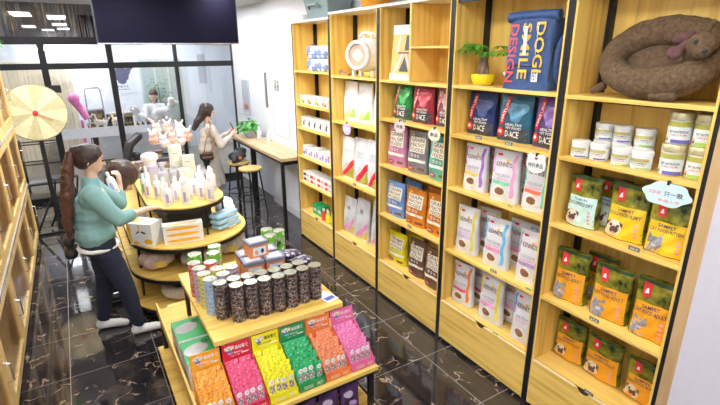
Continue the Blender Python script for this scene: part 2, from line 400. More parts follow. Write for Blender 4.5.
# --- ceiling light panels
PE = emit('panel_light', (1, .985, .96), PANEL_E); BPE = emit('panel_light_back', (.90, .95, 1), BACK_E); PEF = emit('panel_light_far', (.95, .975, 1), PANEL_FAR_E)
for i, (x, y, k) in enumerate(LIGHT_PANELS+[(a, b_, 0) for a, b_ in BACK_PANELS]):
    dsc = ['over the cage cabinet', 'over the aisle by the standing shopper', 'above the near end of the round-ended island', 'over the can table', 'nearest the camera on the left',
           'above the far shelf units', 'above the middle shelf units', 'above the nearest shelf unit', 'above the bar table', 'added as fill over the near end of the cage cabinet', 'added as fill behind the camera on the left', 'added as fill behind the camera on the right', 'added as fill above the far end of the bar table', 'at the left of the grooming room', 'in the middle of the grooming room', 'at the right of the grooming room', 'near the planked back wall', 'near the back wall by the glass door', 'in the far left corner of the grooming room'][i]
    t = thing('ceiling_light', 'white rectangular ceiling light panel '+dsc, 'ceiling light', (x, y, CEIL), 0, 'ceiling light panels')
    MB().box(-.15, .15, -.6, .6, -.02, -.003).build('diffuser', BPE if k == 0 else PE if k == 1 else PEF, t)
    fr = MB()
    for bx in ((-.165, -.15, -.615, .615), (.15, .165, -.615, .615), (-.15, .15, -.615, -.6), (-.15, .15, .6, .615)): fr.box(*bx, -.024, 0)
    fr.build('frame', WHITEP, t)
# --- hanging tube in grooming room
t = thing('tube_light', 'long white tube light hanging in the grooming room behind the glass', 'ceiling light', (-.05, 12.0, 2.35))
MB().box(-.55, .55, -.03, .03, 0, .05).build('diffuser', BPE, t); MB().box(-.56, .56, -.035, .035, .05, .07).build('housing', WHITEP, t)
for s in (-.4, .4): MB().tube([(s, 0, .07), (s, 0, .649)], .004, 6).build('cable', BLACK, t)
# --- television hung from the ceiling
t = thing('television', 'large black flat screen television hanging in front of the glass partition', 'television', (1.17, 6.2, 2.39), R(0))
MB().box(-.80, .80, -.03, .03, 0, .92).build('housing', BLACKP, t, bevel=.006)
MB().box(-.785, .785, -.034, -.0305, .02, .905).build('screen', plain('dark_screen', (.006, .005, .014), .55, spec=.06), t)
MB().box(-.80, .80, -.036, -.0345, 0, .012).build('bottom_trim', STEEL, t)
for s in (-.3, .3): MB().box(s-.02, s+.02, .031, .06, .1, CEIL-2.39).build('bracket', BLACK, t)

# ================================================================ SHELVING UNITS
P = [5.283, 4.385, 3.498, 2.578, 1.674, .914]
ROWS = [[2.089, 1.707, 1.431, 1.084, .756], [2.067, 1.616, 1.007], [2.065, 1.738, 1.323, .849], [2.07, 1.726, 1.33, .827], [2.067, 1.728, 1.325, .839]]
ZD = .368; ZT = 2.64
UL = ['yellow oak shelving unit farthest away holding small boxes, black metal posts',
      'yellow oak shelving unit with white bags and a white pet carrier, black posts',
      'yellow oak shelving unit with a divided top compartment and pink, grey and orange bags',
      'yellow oak shelving unit holding the navy backpack and small potted tree',
      'yellow oak shelving unit nearest the camera holding the plush pet bed and orange bags']
for i in range(5):
    y1, y0 = P[i], P[i+1]
    y1 = P[i]-(.019 if i else 0); y0 = .882 if i == 4 else P[i+1]-.019
    zt = 2.60 if i == 0 else ZT
    t = thing('shelving_unit', UL[i], 'shelf', (0, 0, 0), 0, 'wall shelving units')
    t.location = (XS, (y0+y1)/2, 0); oy = (y0+y1)/2
    hi, lo = y1-oy-.001, y0-oy+.001
    pw = .019
    for yy in ((hi-pw, hi), (lo, lo+pw)):
        MB().box(0, .035, yy[0], yy[1], 0, zt).build('post', BLACK, t)
    MB().box(XB-XS-.05, XB-XS-.012, hi-.019-.042, hi-.021-.014, .02, zt).build('post', BLACK, t)
    MB().box(XB-XS-.05, XB-XS-.012, lo+.035, lo+.055, .02, zt).build('post', BLACK, t)
    MB().box(.004, XB-XS-.012, hi-.033, hi-.0195, .02, zt).build('side_panel', OAK, t)
    MB().box(.004, XB-XS-.012, lo+.0195, lo+.033, .02, zt).build('side_panel', OAK, t)
    MB().box(XB-XS-.012, XB-XS, lo, hi, .05, zt).build('back_panel', OAK, t)
    for z in ROWS[i]:
        MB().box(.002, XB-XS-.012, lo+.0195, hi-.0195, z-.022, z).build('shelf', OAKY, t, bevel=.002)
        MB().box(.03, .06, lo+.034, hi-.034, z-.03, z-.0225).build('shelf_support', BLACK, t)
    MB().box(.028, XB-XS-.012, lo+.0195, hi-.0195, ZD-.024, ZD-.002).build('shelf', OAKY, t)
    MB().box(-.004, XB-XS, lo, hi, zt, zt+.022).build('top_board', plain('lamp_whitened_board', (.82, .80, .76), .4) if i < 3 else OAKY, t)  # white on the far units paints in the glow of lamps above
    # drawer: front with a half-round finger notch
    w2 = (hi-lo)/2-.022; c = (hi+lo)/2; zb = .03; ztp = ZD-.004; n = .05
    pts = [(-w2, zb), (w2, zb), (w2, ztp), (n, ztp)]
    for a in range(0, 9): pts.append((n*.8*math.cos(math.pi*a/8), ztp-.030*math.sin(math.pi*a/8)))
    pts += [(-n, ztp), (-w2, ztp)]
    dr = MB()
    M = Matrix(((0, 0, 1, 0), (1, 0, 0, c), (0, 1, 0, 0), (0, 0, 0, 1)))
    dr.prism(pts, .0, .018, M)
    d = dr.build('drawer', OAKY, t)
    MB().box(.001, .017, c-w2+.002, c-n, ztp, ztp+.003).build('edge_trim', plain('pale_edge', (.82, .72, .48), .4), d)
    MB().box(.001, .017, c+n, c+w2-.002, ztp, ztp+.003).build('edge_trim', plain('pale_edge', (.82, .72, .48), .4), d)
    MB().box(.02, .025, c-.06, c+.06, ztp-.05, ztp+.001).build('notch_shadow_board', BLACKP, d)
    MB().box(.02, .03, lo+.02, hi-.02, 0, .03).build('toe_kick', BLACK, t)
    if i == 2:
        yv = 3.035-oy
        MB().box(.004, XB-XS-.013, yv-.011, yv+.011, 2.066, zt-.001).build('divider', OAK, t)
        MB().box(.006, XB-XS-.013, lo+.034, yv-.012, 2.315, 2.332).build('shelf', OAKY, t)
    if i in (3, 4):
        MB().box(.012, .035, lo+.02, hi-.02, 2.60, zt).build('top_rail', BLACK, t)
struct(MB().box(XS-.004, XW, .829, .881, 0, CEIL).build('trim_2', wood('side_trim_wood', (.60, .40, .20), (.50, .32, .15), 'z')))
# ================================================================ BAGS ON THE SHELVES
def bag_F(w, d, h, top=.25, sx=.05, seed=0, lean=0):
    pass
    """front surface of a stand-up bag; u across 0..1, v up 0..1"""
    def W(v): return w/2*(1-sx*math.sin(math.pi*min(1, v*1.05))-.03*v)
    def D(v):
        k = min(1, v/.12); return d/2*((.82+.18*k) if v < .12 else (1-(1-top)*((v-.12)/.88)**1.6))
    def F(u, v, off=.0015, side=-1):
        x = (u-.5)*2; a = max(0, 1-abs(x)**3.2)**(1/3.2)
        y = side*(D(v)*a+off) + (.005*math.sin(9*v+4*x+seed)+.003*math.sin(23*v-7*x+seed*3))*a*(1 if side < 0 else .3)*(1-.5*v)
        return Vector((x*W(v)+lean*v*h, y, v*h))
    return F
def bag_body(mb, F, nu=14, nv=12, seal=.03):
    us = [0.5-.5*math.cos(math.pi*i/nu) for i in range(nu+1)]
    fr = [[mb.bm.verts.new(F(u, v/nv, 0)) for u in us] for v in range(nv+1)]
    bk = [[(fr[v][i] if i in (0, nu) else mb.bm.verts.new(F(us[i], v/nv, 0, 1))) for i in range(nu+1)] for v in range(nv+1)]
    for v in range(nv):
        for i in range(nu):
            mb.face([fr[v][i], fr[v][i+1], fr[v+1][i+1], fr[v+1][i]]); mb.face([bk[v][i+1], bk[v][i], bk[v+1][i], bk[v+1][i+1]])
    for L, M_, fl in ((fr[0], bk[0], 1), (fr[nv], bk[nv], 0)):
        for i in range(nu):
            q = [L[i], L[i+1], M_[i+1], M_[i]]; q2 = []
            for x in q:
                if x not in q2: q2.append(x)
            if len(q2) > 2: mb.face(q2[::-1] if fl else q2)
def patch(mb, mat, F, u0, u1, v0, v1, nu=6, nv=6, off=.0018, shift=None):
    mb.m(mat); sh = shift or (lambda v: 0)
    g = [[mb.bm.verts.new(F(u0+(u1-u0)*i/nu+sh(j/nv), v0+(v1-v0)*j/nv, off)) for i in range(nu+1)] for j in range(nv+1)]
    for j in range(nv):
        for i in range(nu): mb.face([g[j][i], g[j][i+1], g[j+1][i+1], g[j+1][i]])
def disc(mb, mat, F, cu, cv, ru, rv, off=.0025, n=16, a0=0, shape=None):
    mb.m(mat); c = mb.bm.verts.new(F(cu, cv, off))
    L = None; rs = (.5, 1) if ru < .12 else (.3, .6, .8, 1)
    for q in rs:
        L2 = []
        for i in range(n):
            a = 2*math.pi*i/n+a0; k = (shape(a) if shape else 1)*q
            L2.append(mb.bm.verts.new(F(cu+ru*k*math.cos(a), cv+rv*k*math.sin(a), off)))
        for i in range(n):
            if L is None: mb.face([c, L2[i], L2[(i+1) % n]])
            else: mb.face([L[i], L2[i], L2[(i+1) % n], L[(i+1) % n]])
        L = L2
from mathutils.geometry import tessellate_polygon
def poly(mb, mat, F, pts, off=.003, lvl=None):
    mb.m(mat); cache = {}
    def vt(p):
        k = (round(p[0], 5), round(p[1], 5))
        if k not in cache: cache[k] = mb.bm.verts.new(F(p[0], p[1], off))
        return cache[k]
    def rec(a, b, c, n):
        if n == 0: mb.face([vt(a), vt(b), vt(c)]); return
        ab, bc, ca = [((p[0]+q[0])/2, (p[1]+q[1])/2) for p, q in ((a, b), (b, c), (c, a))]
        rec(a, ab, ca, n-1); rec(ab, b, bc, n-1); rec(ca, bc, c, n-1); rec(ab, bc, ca, n-1)
    for t3 in tessellate_polygon([[Vector((u, v, 0)) for u, v in pts]]): rec(*[pts[i] for i in t3], 3 if lvl is None else lvl)
def decal(name, parent, fn):
    mb = MB(); fn(mb); return mb.build(name, None, parent, smooth=False)
FUR = plain('print_cream_fur', (.80, .66, .48), .5, var=.2, scale=90); FURD = plain('print_dark_fur', (.10, .06, .05), .5)
FURG = plain('print_grey_fur', (.30, .31, .37), .5, var=.4, scale=90); PINKP = plain('print_pink', (.85, .25, .38), .4)
def pug(mb, F, cu, cv, r, asp):
    o = .0026
    disc(mb, FUR, F, cu, cv, r, r*asp, o); disc(mb, FUR, F, cu-.25*r, cv-.75*r*asp, 1.15*r, .45*r*asp, o-.0004)
    poly(mb, FURD, F, [(cu-.55*r, cv+.85*r*asp), (cu-1.05*r, cv+.55*r*asp), (cu-1.0*r, cv-.05*r*asp), (cu-.75*r, cv+.35*r*asp)], o+.0005); poly(mb, FURD, F, [(cu+.55*r, cv+.82*r*asp), (cu+.75*r, cv+.35*r*asp), (cu+1.02*r, cv-.05*r*asp), (cu+1.05*r, cv+.55*r*asp)], o+.0005)
    disc(mb, FURD, F, cu+.1*r, cv-.3*r*asp, .55*r, .45*r*asp, o+.0006)
    for s in (-.4, .5): disc(mb, FURD, F, cu+s*r, cv+.2*r*asp, .2*r, .2*r*asp, o+.0008)
    disc(mb, PINKP, F, cu+.1*r, cv-.68*r*asp, .2*r, .16*r*asp, o+.001)
def cat(mb, F, cu, cv, r, asp):
    o = .0026
    disc(mb, FURG, F, cu, cv, r, r*asp*.85, o); disc(mb, FURG, F, cu-.2*r, cv-1.0*r*asp, .95*r, .7*r*asp, o-.0004)
    for s in (-1, 1): poly(mb, FURG, F, [(cu+s*.95*r, cv+.2*r*asp), (cu+s*.25*r, cv+.7*r*asp), (cu+s*.85*r, cv+1.35*r*asp)], o+.0004)
    for s in (-.4, .4): disc(mb, GOLD, F, cu+s*r, cv+.10*r*asp, .15*r, .12*r*asp, o+.0007); disc(mb, INK, F, cu+s*r, cv+.10*r*asp, .08*r, .10*r*asp, o+.001)
    disc(mb, plain('pale_muzzle', (.58, .58, .64), .5), F, cu, cv-.35*r*asp, .32*r, .2*r*asp, o+.0005); disc(mb, PINKP, F, cu, cv-.2*r*asp, .09*r, .08*r*asp, o+.001)
SUP = {}  # cached prototypes
C_ = {'green': (.02, .30, .06), 'red': (.42, .03, .05), 'redgrey': (.36, .20, .22), 'navy': (.025, .055, .22), 'teal': (.03, .16, .28), 'purple': (.15, .08, .33)}
BODY2 = {'pink': (.66, .27, .47), 'grey': (.26, .25, .28), 'mint': (.12, .52, .40), 'blue': (.19, .36, .78), 'orange': (.80, .26, .02), 'yellow': (.92, .80, .02), 'brown': (.21, .11, .07)}
STR3 = {'purple': (.36, .18, .62), 'pink': (.85, .38, .62), 'teal': (.18, .66, .52), 'yellow': (.78, .70, .10), 'blue': (.16, .52, .80), 'grey': (.42, .40, .46),
        'orange': (.90, .26, .04), 'gold': (.92, .76, .05), 'azure': (.16, .34, .80)}
BND3 = {'purple': (.85, .66, .12), 'pink': (.25, .72, .48), 'teal': (.85, .20, .10), 'yellow': (.62, .52, .80), 'blue': (.88, .30, .50), 'grey': (.50, .32, .60),
        'orange': (.80, .12, .22), 'gold': (.88, .38, .62), 'azure': (.75, .72, .80)}
CREAM = plain('cream_print', (.84, .80, .68), .45); MAROON = plain('maroon_print', (.38, .05, .07), .45); BROWNP = plain('brown_print', (.20, .10, .07), .5)
MINTL = plain('mint_label', (.62, .86, .80), .4); ORL = plain('orange_label', (.92, .40, .015), .38, var=.03); YEL = plain('yellow_label', (.95, .62, .02), .38, var=.03)
GREENFOIL = foil('green_gold_foil', (.42, .38, .04), (.015, .04, .010), .25, .3, 18); GREENSIDE = foil('green_side_foil', (.03, .32, .08), (.01, .14, .03))
PINKTXT = plain('pink_marks', (.85, .35, .45), .5)
WFOIL = foil('white_pouch_foil', (.90, .90, .92), (.84, .84, .87), .3, .0); SFOIL = foil('silver_pouch_foil', (.82, .83, .87), (.60, .61, .66), .28, .15)
def make_bag(kind, series, w, d, h, t):
    w = max(w, .12)*{'5': 1.2, '4': 1.1, '3': 1.08, '2': 1.16}[series[0]]
    if series in ('2a', '2b', '2c'):
        F = bag_F(w, d, h, .12, .0, seed=w*40, lean={'2a': .0, '2b': -.03, '2c': .05}[series])
        mb = MB().m(WFOIL if series == '2a' else SFOIL if series == '2c' else foil('pearl_foil', (.88, .88, .91), (.70, .70, .75), .28, .1))
        bag_body(mb, F); mb.build('pouch_body', None, t, smooth=True)
        sl = MB().m(mb.mats[0]); patch(sl, mb.mats[0], F, .02, .98, .955, 1.0, 8, 1, .003); sl.build('top_seal', None, t)
        if series == '2a':
            decal('green_leaf_print', t, lambda k: (poly(k, plain('leaf_green', (.35, .68, .10), .4), F, [(.55, .10), (.95, .10), (.95, .34), (.84, .34), (.70, .20)], .004), poly(k, plain('leaf_green2', (.62, .80, .2), .4), F, [(.25, .08), (.5, .08), (.72, .26), (.6, .28)], .004)))
            decal('printed_text', t, lambda k: (k.m(plain('pale_grey_print', (.62, .65, .68), .5)), put_text(k, 'NATURAL', F_off(F, .004), .2, .8, .60, .66), put_text(k, 'PET FOOD', F_off(F, .004), .25, .75, .53, .57)))
        elif series == '2b':
            decal('red_diagonal_stripe', t, lambda k: (poly(k, REDP, F, [(.12, .06), (.42, .06), (.97, .36), (.97, .50), (.9, .48)], .004), poly(k, plain('olive_gold', (.45, .40, .06), .35), F, [(.45, .05), (.97, .05), (.97, .33)], .004)))
            decal('printed_text', t, lambda k: (k.m(plain('pale_grey_print', (.62, .65, .68), .5)), put_text(k, 'PREMIUM', F_off(F, .004), .2, .75, .66, .72), put_text(k, 'CAT FOOD', F_off(F, .004), .25, .75, .58, .63)))
        else:
            decal('pink_diagonal_stripe', t, lambda k: (poly(k, plain('magenta_print', (.80, .30, .55), .4), F, [(.10, .08), (.42, .08), (.96, .34), (.96, .48)], .004), poly(k, GOLD, F, [(.5, .06), (.96, .06), (.96, .28)], .004)))
            decal('printed_text', t, lambda k: (disc(k, plain('seal_grey', (.45, .45, .52), .4), F, .5, .72, .16, .07, .004), k.m(INK), put_text(k, 'PET', F_off(F, .0055), .4, .6, .69, .74)))
    elif series in ('3a', '4a'):
        c = C_[kind]; F = bag_F(w, d, h, .35, .03, seed=h*50)
        base = foil('kibble_bag_'+kind, c, [x*.35+.02 for x in c], .3, .3, 7)
        mb = MB().m(base); bag_body(mb, F); mb.build('bag_body', None, t, smooth=True)
        dk = plain('charcoal_print', (.05, .05, .06), .4)
        decal('dark_lower_panel', t, lambda k: patch(k, dk, F, .03, .97, .03, .30, 8, 3, .0015))
        decal('grey_swirl_print', t, lambda k: (disc(k, foil('swirl_'+kind, [min(1, x*1.8+.12) for x in c], c, .3, .2, 12), F, .58, .66, .3, .2, .0016, 24, 0, lambda a: 1+.25*math.sin(3*a)), ))
        lab = decal('red_slanted_label', t, lambda k: (k.m(REDP), patch(k, REDP, F, .10, .23, .36, .95, 3, 8, .004, lambda v: .16*v)))
        Fs = lambda u, v: F(u+.16*((v-.36)/.59), v, .0055)
        decal('label_lettering', lab, lambda k: (k.m(PAPER), put_text(k, 'NATURE', Fs, .125, .205, .42, .90, 90)))
        em = decal('round_red_emblem', t, lambda k: disc(k, REDP, F, .16, .20, .12, .10, .004)); em['label'] = 'round red emblem with a pale centre'
        decal('emblem_centre', em, lambda k: disc(k, CREAM, F, .16, .20, .05, .045, .0055))
        FT = F_off(F, .004)
        decal('white_block_lettering', t, lambda k: (k.m(PAPER), put_text(k, 'HEALTHY', FT, .33, .80, .345, .40), put_text(k, 'PET FOOD', FT, .35, .78, .275, .325), put_text(k, 'D-ACE', FT, .33, .74, .10, .24)))
        decal('top_seal', t, lambda k: patch(k, base, F, .02, .98, .95, 1, 8, 1, .003))
    elif series in ('3b', '3c', '3d'):
        c = BODY2[kind]; F = bag_F(w, d, h, .25, .03, seed=h*50)
        base = foil('cookie_bag_'+kind, c, [x*.7 for x in c], .35, .12, 9)
        mb = MB().m(base); bag_body(mb, F); mb.build('bag_body', None, t, smooth=True)
        FT = F_off(F, .0045)
        pl = decal('cream_title_plate', t, lambda k: patch(k, CREAM, F, .16, .90, .50, .86, 8, 5, .003))
        decal('title_lettering', pl, lambda k: (k.m(BROWNP), put_text(k, 'GRAIN', FT, .22, .84, .75, .84), put_text(k, 'HEALTHY', FT, .2, .86, .635, .725), put_text(k, 'FOODS', FT, .22, .84, .52, .61)))
        def icons(k):
            for q in range(3): disc(k, CREAM, F, .3+.17*q, .42, .055, .035, .004); disc(k, MAROON, F, .3+.17*q, .42, .03, .02, .005)
        decal('row_of_round_icons', t, icons)
        decal('pale_band', t, lambda k: patch(k, CREAM, F, .04, .96, .27, .34, 8, 1, .003))
        ft = decal('maroon_footer_print', t, lambda k: (disc(k, MAROON, F, .30, .11, .2, .06, .003), patch(k, BROWNP, F, .62, .93, .08, .15, 3, 1, .003)))
        decal('footer_lettering', ft, lambda k: (k.m(CREAM), put_text(k, 'PUPPY', FT, .18, .42, .085, .135)))
        decal('orange_tab', t, lambda k: disc(k, plain('tab_orange', (.95, .55, .05), .4), F, .28, .91, .07, .025, .003))
        decal('top_seal', t, lambda k: patch(k, base, F, .02, .98, .955, 1, 8, 1, .003))
    elif series in ('4b', '4c', '4d'):
        F = bag_F(w, d, h, .25, .05, seed=h*40)
        wm = foil('matt_white_bag', (.80, .79, .82), (.72, .71, .76), .38, .02)
        mb = MB().m(wm); bag_body(mb, F); mb.build('bag_body', None, t, smooth=True)
        sm = plain('stripe_'+kind, STR3[kind], .4); bm_ = plain('band_'+kind, BND3[kind], .4)
        wv = lambda v: .025*math.sin(v*14)
        st = decal('coloured_side_stripe', t, lambda k: (patch(k, sm, F, .80, .91, .12, .94, 2, 14, .002, wv), patch(k, sm, F, .05, .13, .55, .94, 2, 10, .002, wv)))
        FT = F_off(F, .0045)
        decal('red_corner_tab', t, lambda k: patch(k, REDP, F, .2, .36, .885, .925, 2, 1, .003))
        decal('orange_spot', t, lambda k: disc(k, plain('tab_orange', (.95, .55, .05), .4), F, .60, .80, .06, .025, .003))
        decal('brown_name_lettering', t, lambda k: (k.m(BROWNP), put_text(k, 'KENNETS', FT, .20, .78, .69, .775)))
        decal('grey_line_lettering', t, lambda k: (k.m(plain('mid_grey_print', (.45, .44, .50), .5)), put_text(k, 'PURE DREAM', FT, .2, .74, .49, .55)))
        decal('red_line_lettering', t, lambda k: (k.m(PINKP), put_text(k, 'NATURAL FORMULA', FT, .16, .74, .435, .465)))
        bd = decal('coloured_band', t, lambda k: patch(k, bm_, F, .10, .76, .34, .41, 6, 1, .003))
        decal('oval_food_picture', t, lambda k: (disc(k, CREAM, F, .44, .21, .27, .12, .003), disc(k, plain('kibble_print', (.28, .12, .07), .6, var=.6, scale=160), F, .44, .21, .19, .075, .0042)))
        decal('top_seal', t, lambda k: patch(k, wm, F, .02, .98, .955, 1, 8, 1, .003))
    else:
        F = bag_F(w, d, h, .38, .06, seed=h*60)
        foilm = GREENFOIL
        mb = MB().m(foilm); bag_body(mb, F); mb.build('bag_body', None, t, smooth=True)
        lm = {'whitepug': MINTL, 'yelpug': YEL, 'yelcat': YEL, 'orcat': ORL, 'orpug': ORL}[kind]
        lv = .62
        lb = decal('front_label', t, lambda k: patch(k, lm, F, .0, .97, .02, lv, 12, 6, .002))
        FT = F_off(F, .004); a = w/h
        l2 = {'whitepug': 'DOG FREEZE DRY', 'yelpug': 'DOG FOOD PUPPY', 'yelcat': 'CAT FOOD KITTEN', 'orcat': 'CAT FOOD ADULT', 'orpug': 'DOG FOOD ADULT'}[kind]
        tt = 'Freeze dry' if kind == 'whitepug' else 'SAMPET'
        decal('label_lettering', lb, lambda k: (k.m(plain('label_ink', (.06, .03, .12), .5)), put_text(k, tt, FT, .28, .72, .525, .585), put_text(k, l2, FT, .10, .90, .44, .505)))
        pic = (lambda k: cat(k, F, .30, .22, .19, a)) if 'cat' in kind else (lambda k: pug(k, F, .28, .22, .2, a))
        decal('cat_picture' if 'cat' in kind else 'pug_picture', lb, pic)
        def marks(k):
            for q in range(4): disc(k, PINKTXT, F, .82, .12+.075*q, .045, .022, .004, 8)
        decal('pink_round_marks', lb, marks)
        rt = decal('red_corner_tag', t, lambda k: poly(k, REDP, F, [(.22, .70), (.42, .72), (.40, .93), (.20, .95)], .004))
        decal('tag_mark', rt, lambda k: poly(k, PAPER, F, [(.26, .77), (.36, .78), (.33, .86), (.29, .84)], .0055))
        decal('top_seal', t, lambda k: patch(k, foil('dark_green_seal', (.05, .12, .05), (.02, .05, .02)), F, .01, .99, .94, 1, 10, 1, .003))
def F_off(F, o): return lambda u, v: F(u, v, o)
BAGS = [
('2a','leaf',2.422,4.202,0.22,-91,0.393),('2a','leaf',2.434,3.941,0.22,-89,0.385),('2a','leaf',2.449,3.68,0.20,-90,0.369),
('2b','redst',2.385,4.187,0.24,-93,0.440),('2b','redst',2.363,3.879,0.227,-86,0.469),('2b','redst',2.360,3.65,0.18,-88,0.483),
('2c','silver',2.396,4.217,0.20,-82,0.415),('2c','silver',2.409,3.963,0.208,-83,0.445),('2c','silver',2.423,3.68,0.20,-82,0.478),
('3a','green',2.404,3.270,0.24,-92,0.300),('3a','red',2.388,2.978,0.24,-84,0.300),('3a','redgrey',2.397,2.707,0.20,-87,0.300),
('3b','pink',2.365,3.290,0.22,-78,0.355),('3b','grey',2.365,3.000,0.22,-76,0.348),('3b','mint',2.365,2.725,0.22,-83,0.343),
('3c','blue',2.365,3.305,0.232,-80,0.320),('3c','orange',2.365,3.007,0.235,-82,0.325),('3c','orange',2.370,2.725,0.23,-84,0.342),
('3d','yellow',2.393,3.305,0.245,-82,0.300),('3d','brown',2.378,2.98,0.20,-80,0.340),('3d','brown',2.360,2.72,0.22,-84,0.345),
('4a','navy',2.440,2.395,0.235,-84,0.296),('4a','teal',2.420,2.075,0.25,-87,0.298),('4a','purple',2.415,1.80,0.20,-95,0.305),
('4b','purple',2.376,2.350,0.190,-80,0.335),('4b','pink',2.350,2.055,0.200,-76,0.347),('4b','teal',2.355,1.782,0.185,-88,0.345),
('4c','yellow',2.365,2.382,0.185,-76,0.363),('4c','blue',2.365,2.091,0.195,-80,0.361),('4c','grey',2.365,1.785,0.18,-78,0.362),
('4d','orange',2.385,2.407,0.185,-76,0.345),('4d','gold',2.385,2.111,0.19,-78,0.365),('4d','azure',2.375,1.787,0.175,-80,0.370),
('5b','whitepug',2.374,1.495,0.160,-86,0.295),('5b','yelpug',2.387,1.246,0.180,-85,0.300),('5b','yelcat',2.365,1.012,0.172,-84,0.272),
('5c','orcat',2.373,1.505,0.175,-80,0.320),('5c','orcat',2.377,1.256,0.182,-84,0.317),('5c','orcat',2.378,1.018,0.172,-83,0.330),
('5d','orpug',2.485,1.528,0.17,-80,0.270),('5d','orpug',2.485,1.285,0.19,-86,0.270),('5d','orpug',2.49,1.04,0.172,-87,0.255),
# second rows standing behind
('2c','silver',2.51,4.09,0.18,-88,0.40),('3c','blue',2.50,3.22,0.23,-88,0.330),('3c','orange',2.50,2.90,0.23,-90,0.335),('3d','yellow',2.51,3.17,0.22,-86,0.30),
('4a','navy',2.515,1.95,0.16,-88,0.285),('4b','pink',2.50,1.955,0.185,-85,0.335),('4c','yellow',2.50,2.29,0.185,-85,0.355),('4c','blue',2.50,1.985,0.19,-84,0.350),
('4c','grey',2.50,1.79,.17,-87,.35),('4d','orange',2.51,2.32,0.185,-85,0.340),('4d','gold',2.51,2.02,0.19,-85,0.350),('5b','whitepug',2.50,1.40,0.16,-86,0.285),
('4b','purple',2.50,2.25,0.17,-86,0.325),('4d','azure',2.50,1.76,0.16,-86,0.355),
('5c','orcat',2.51,1.40,0.16,-88,0.30)]
ZZ = {'2a':1.616,'2b':1.007,'2c':.368,'3a':1.738,'3b':1.323,'3c':.849,'3d':.368,'4a':1.726,'4b':1.33,'4c':.827,'4d':.368,'5b':1.325,'5c':.839,'5d':.368}
BL = {
'2a': ('glossy white pouch with green leaf corner, {o} from the left below the pet carrier', 'white pouches below the pet carrier'),
'2b': ('pearly pouch with red diagonal stripe, {o} from the left on the middle shelf', 'red striped pouches'),
'2c': ('silver pouch with pink diagonal stripe, {o} from the left above the drawer', 'silver pouches above the drawer'),
'3a': (None, 'dark foil dog food bags'), '3b': (None, 'pastel food bags with cream plates'), '3c': (None, 'blue and orange food bags'), '3d': (None, 'yellow and brown food bags'),
'4a': (None, 'dark foil dog food bags'), '4b': (None, 'white food bags with coloured stripes'), '4c': (None, 'white food bags with coloured stripes'), '4d': (None, 'white food bags with coloured stripes'),
'5b': (None, 'foil food bags with animal pictures'), '5c': (None, 'foil food bags with animal pictures'), '5d': (None, 'foil food bags with animal pictures')}
cnt = {}
nfront = 42
for bi, (s, k, x, y, w_, ang, h) in enumerate(BAGS):
    cnt[s] = cnt.get(s, 0)+1; back = bi >= nfront; n = cnt[s]; o = ORD[n]
    cn = {'redgrey': 'grey and red', 'mint': 'mint green', 'navy': 'dark blue', 'azure': 'bright blue', 'gold': 'golden yellow'}.get(k, k)
    if s in ('2a', '2b', '2c'):
        lb = BL[s][0].format(o=o) if not back else 'silver pouch half hidden behind the front row of silver pouches'
    elif s in ('3a', '4a'):
        lb = f'{cn} foil dog food bag with a slanted red label' if not back else 'dark blue foil bag standing behind, between the teal and purple bags'
    elif s in ('3b', '3c', '3d'):
        lb = f'{cn} food bag with a cream title plate'
        if k in ('orange', 'brown') and not back: lb += ', '+('left' if n == 2 else 'right')+f' one of the two front {cn} bags'
        if back: lb = f'{cn} food bag standing behind the front row, only its top showing'
        elif k in ('blue', 'yellow'): lb += ', in the front row'
    elif s in ('4b', '4c', '4d'):
        lb = f'white food bag with {cn} side stripes' + (', in the front row of its shelf' if not back else ', standing in the back row')
    else:
        pic = {'whitepug': 'green foil bag with mint label and pug picture', 'yelpug': 'green foil bag with yellow label and pug picture', 'yelcat': 'green foil bag with yellow label and grey cat picture',
               'orcat': 'green foil bag, orange label, grey cat picture', 'orpug': 'green foil bag, orange label, pug picture'}[k]
        lb = pic + ('' if s == '5b' and not back else ', '+o+' from the left on its shelf' if not back else ', standing behind the front row')
    dpt = .095 if s[0] != '5' else .10
    if back or s == '5d': dpt = .08
    if bi in (6, 7, 8): dpt = .09
    ui = int(s[0])-1; fw_ = max(w_, .12)*{'5': 1.2, '4': 1.1, '3': 1.08, '2': 1.16}[s[0]]/2+.008
    lo_ = (.882 if ui == 4 else P[ui+1]-.019)+.035+fw_; hi_ = P[ui]-.019-.034-fw_
    y = min(max(y, lo_), hi_)
    t = thing('pet_food_bag' if s[0] != '2' else 'pet_food_pouch', lb, 'bag', (x+dpt/2, y, ZZ[s]+.0005), R(-90+.40*(ang+90)), BL[s][1])
    make_bag(k, s, w_, dpt, h, t)
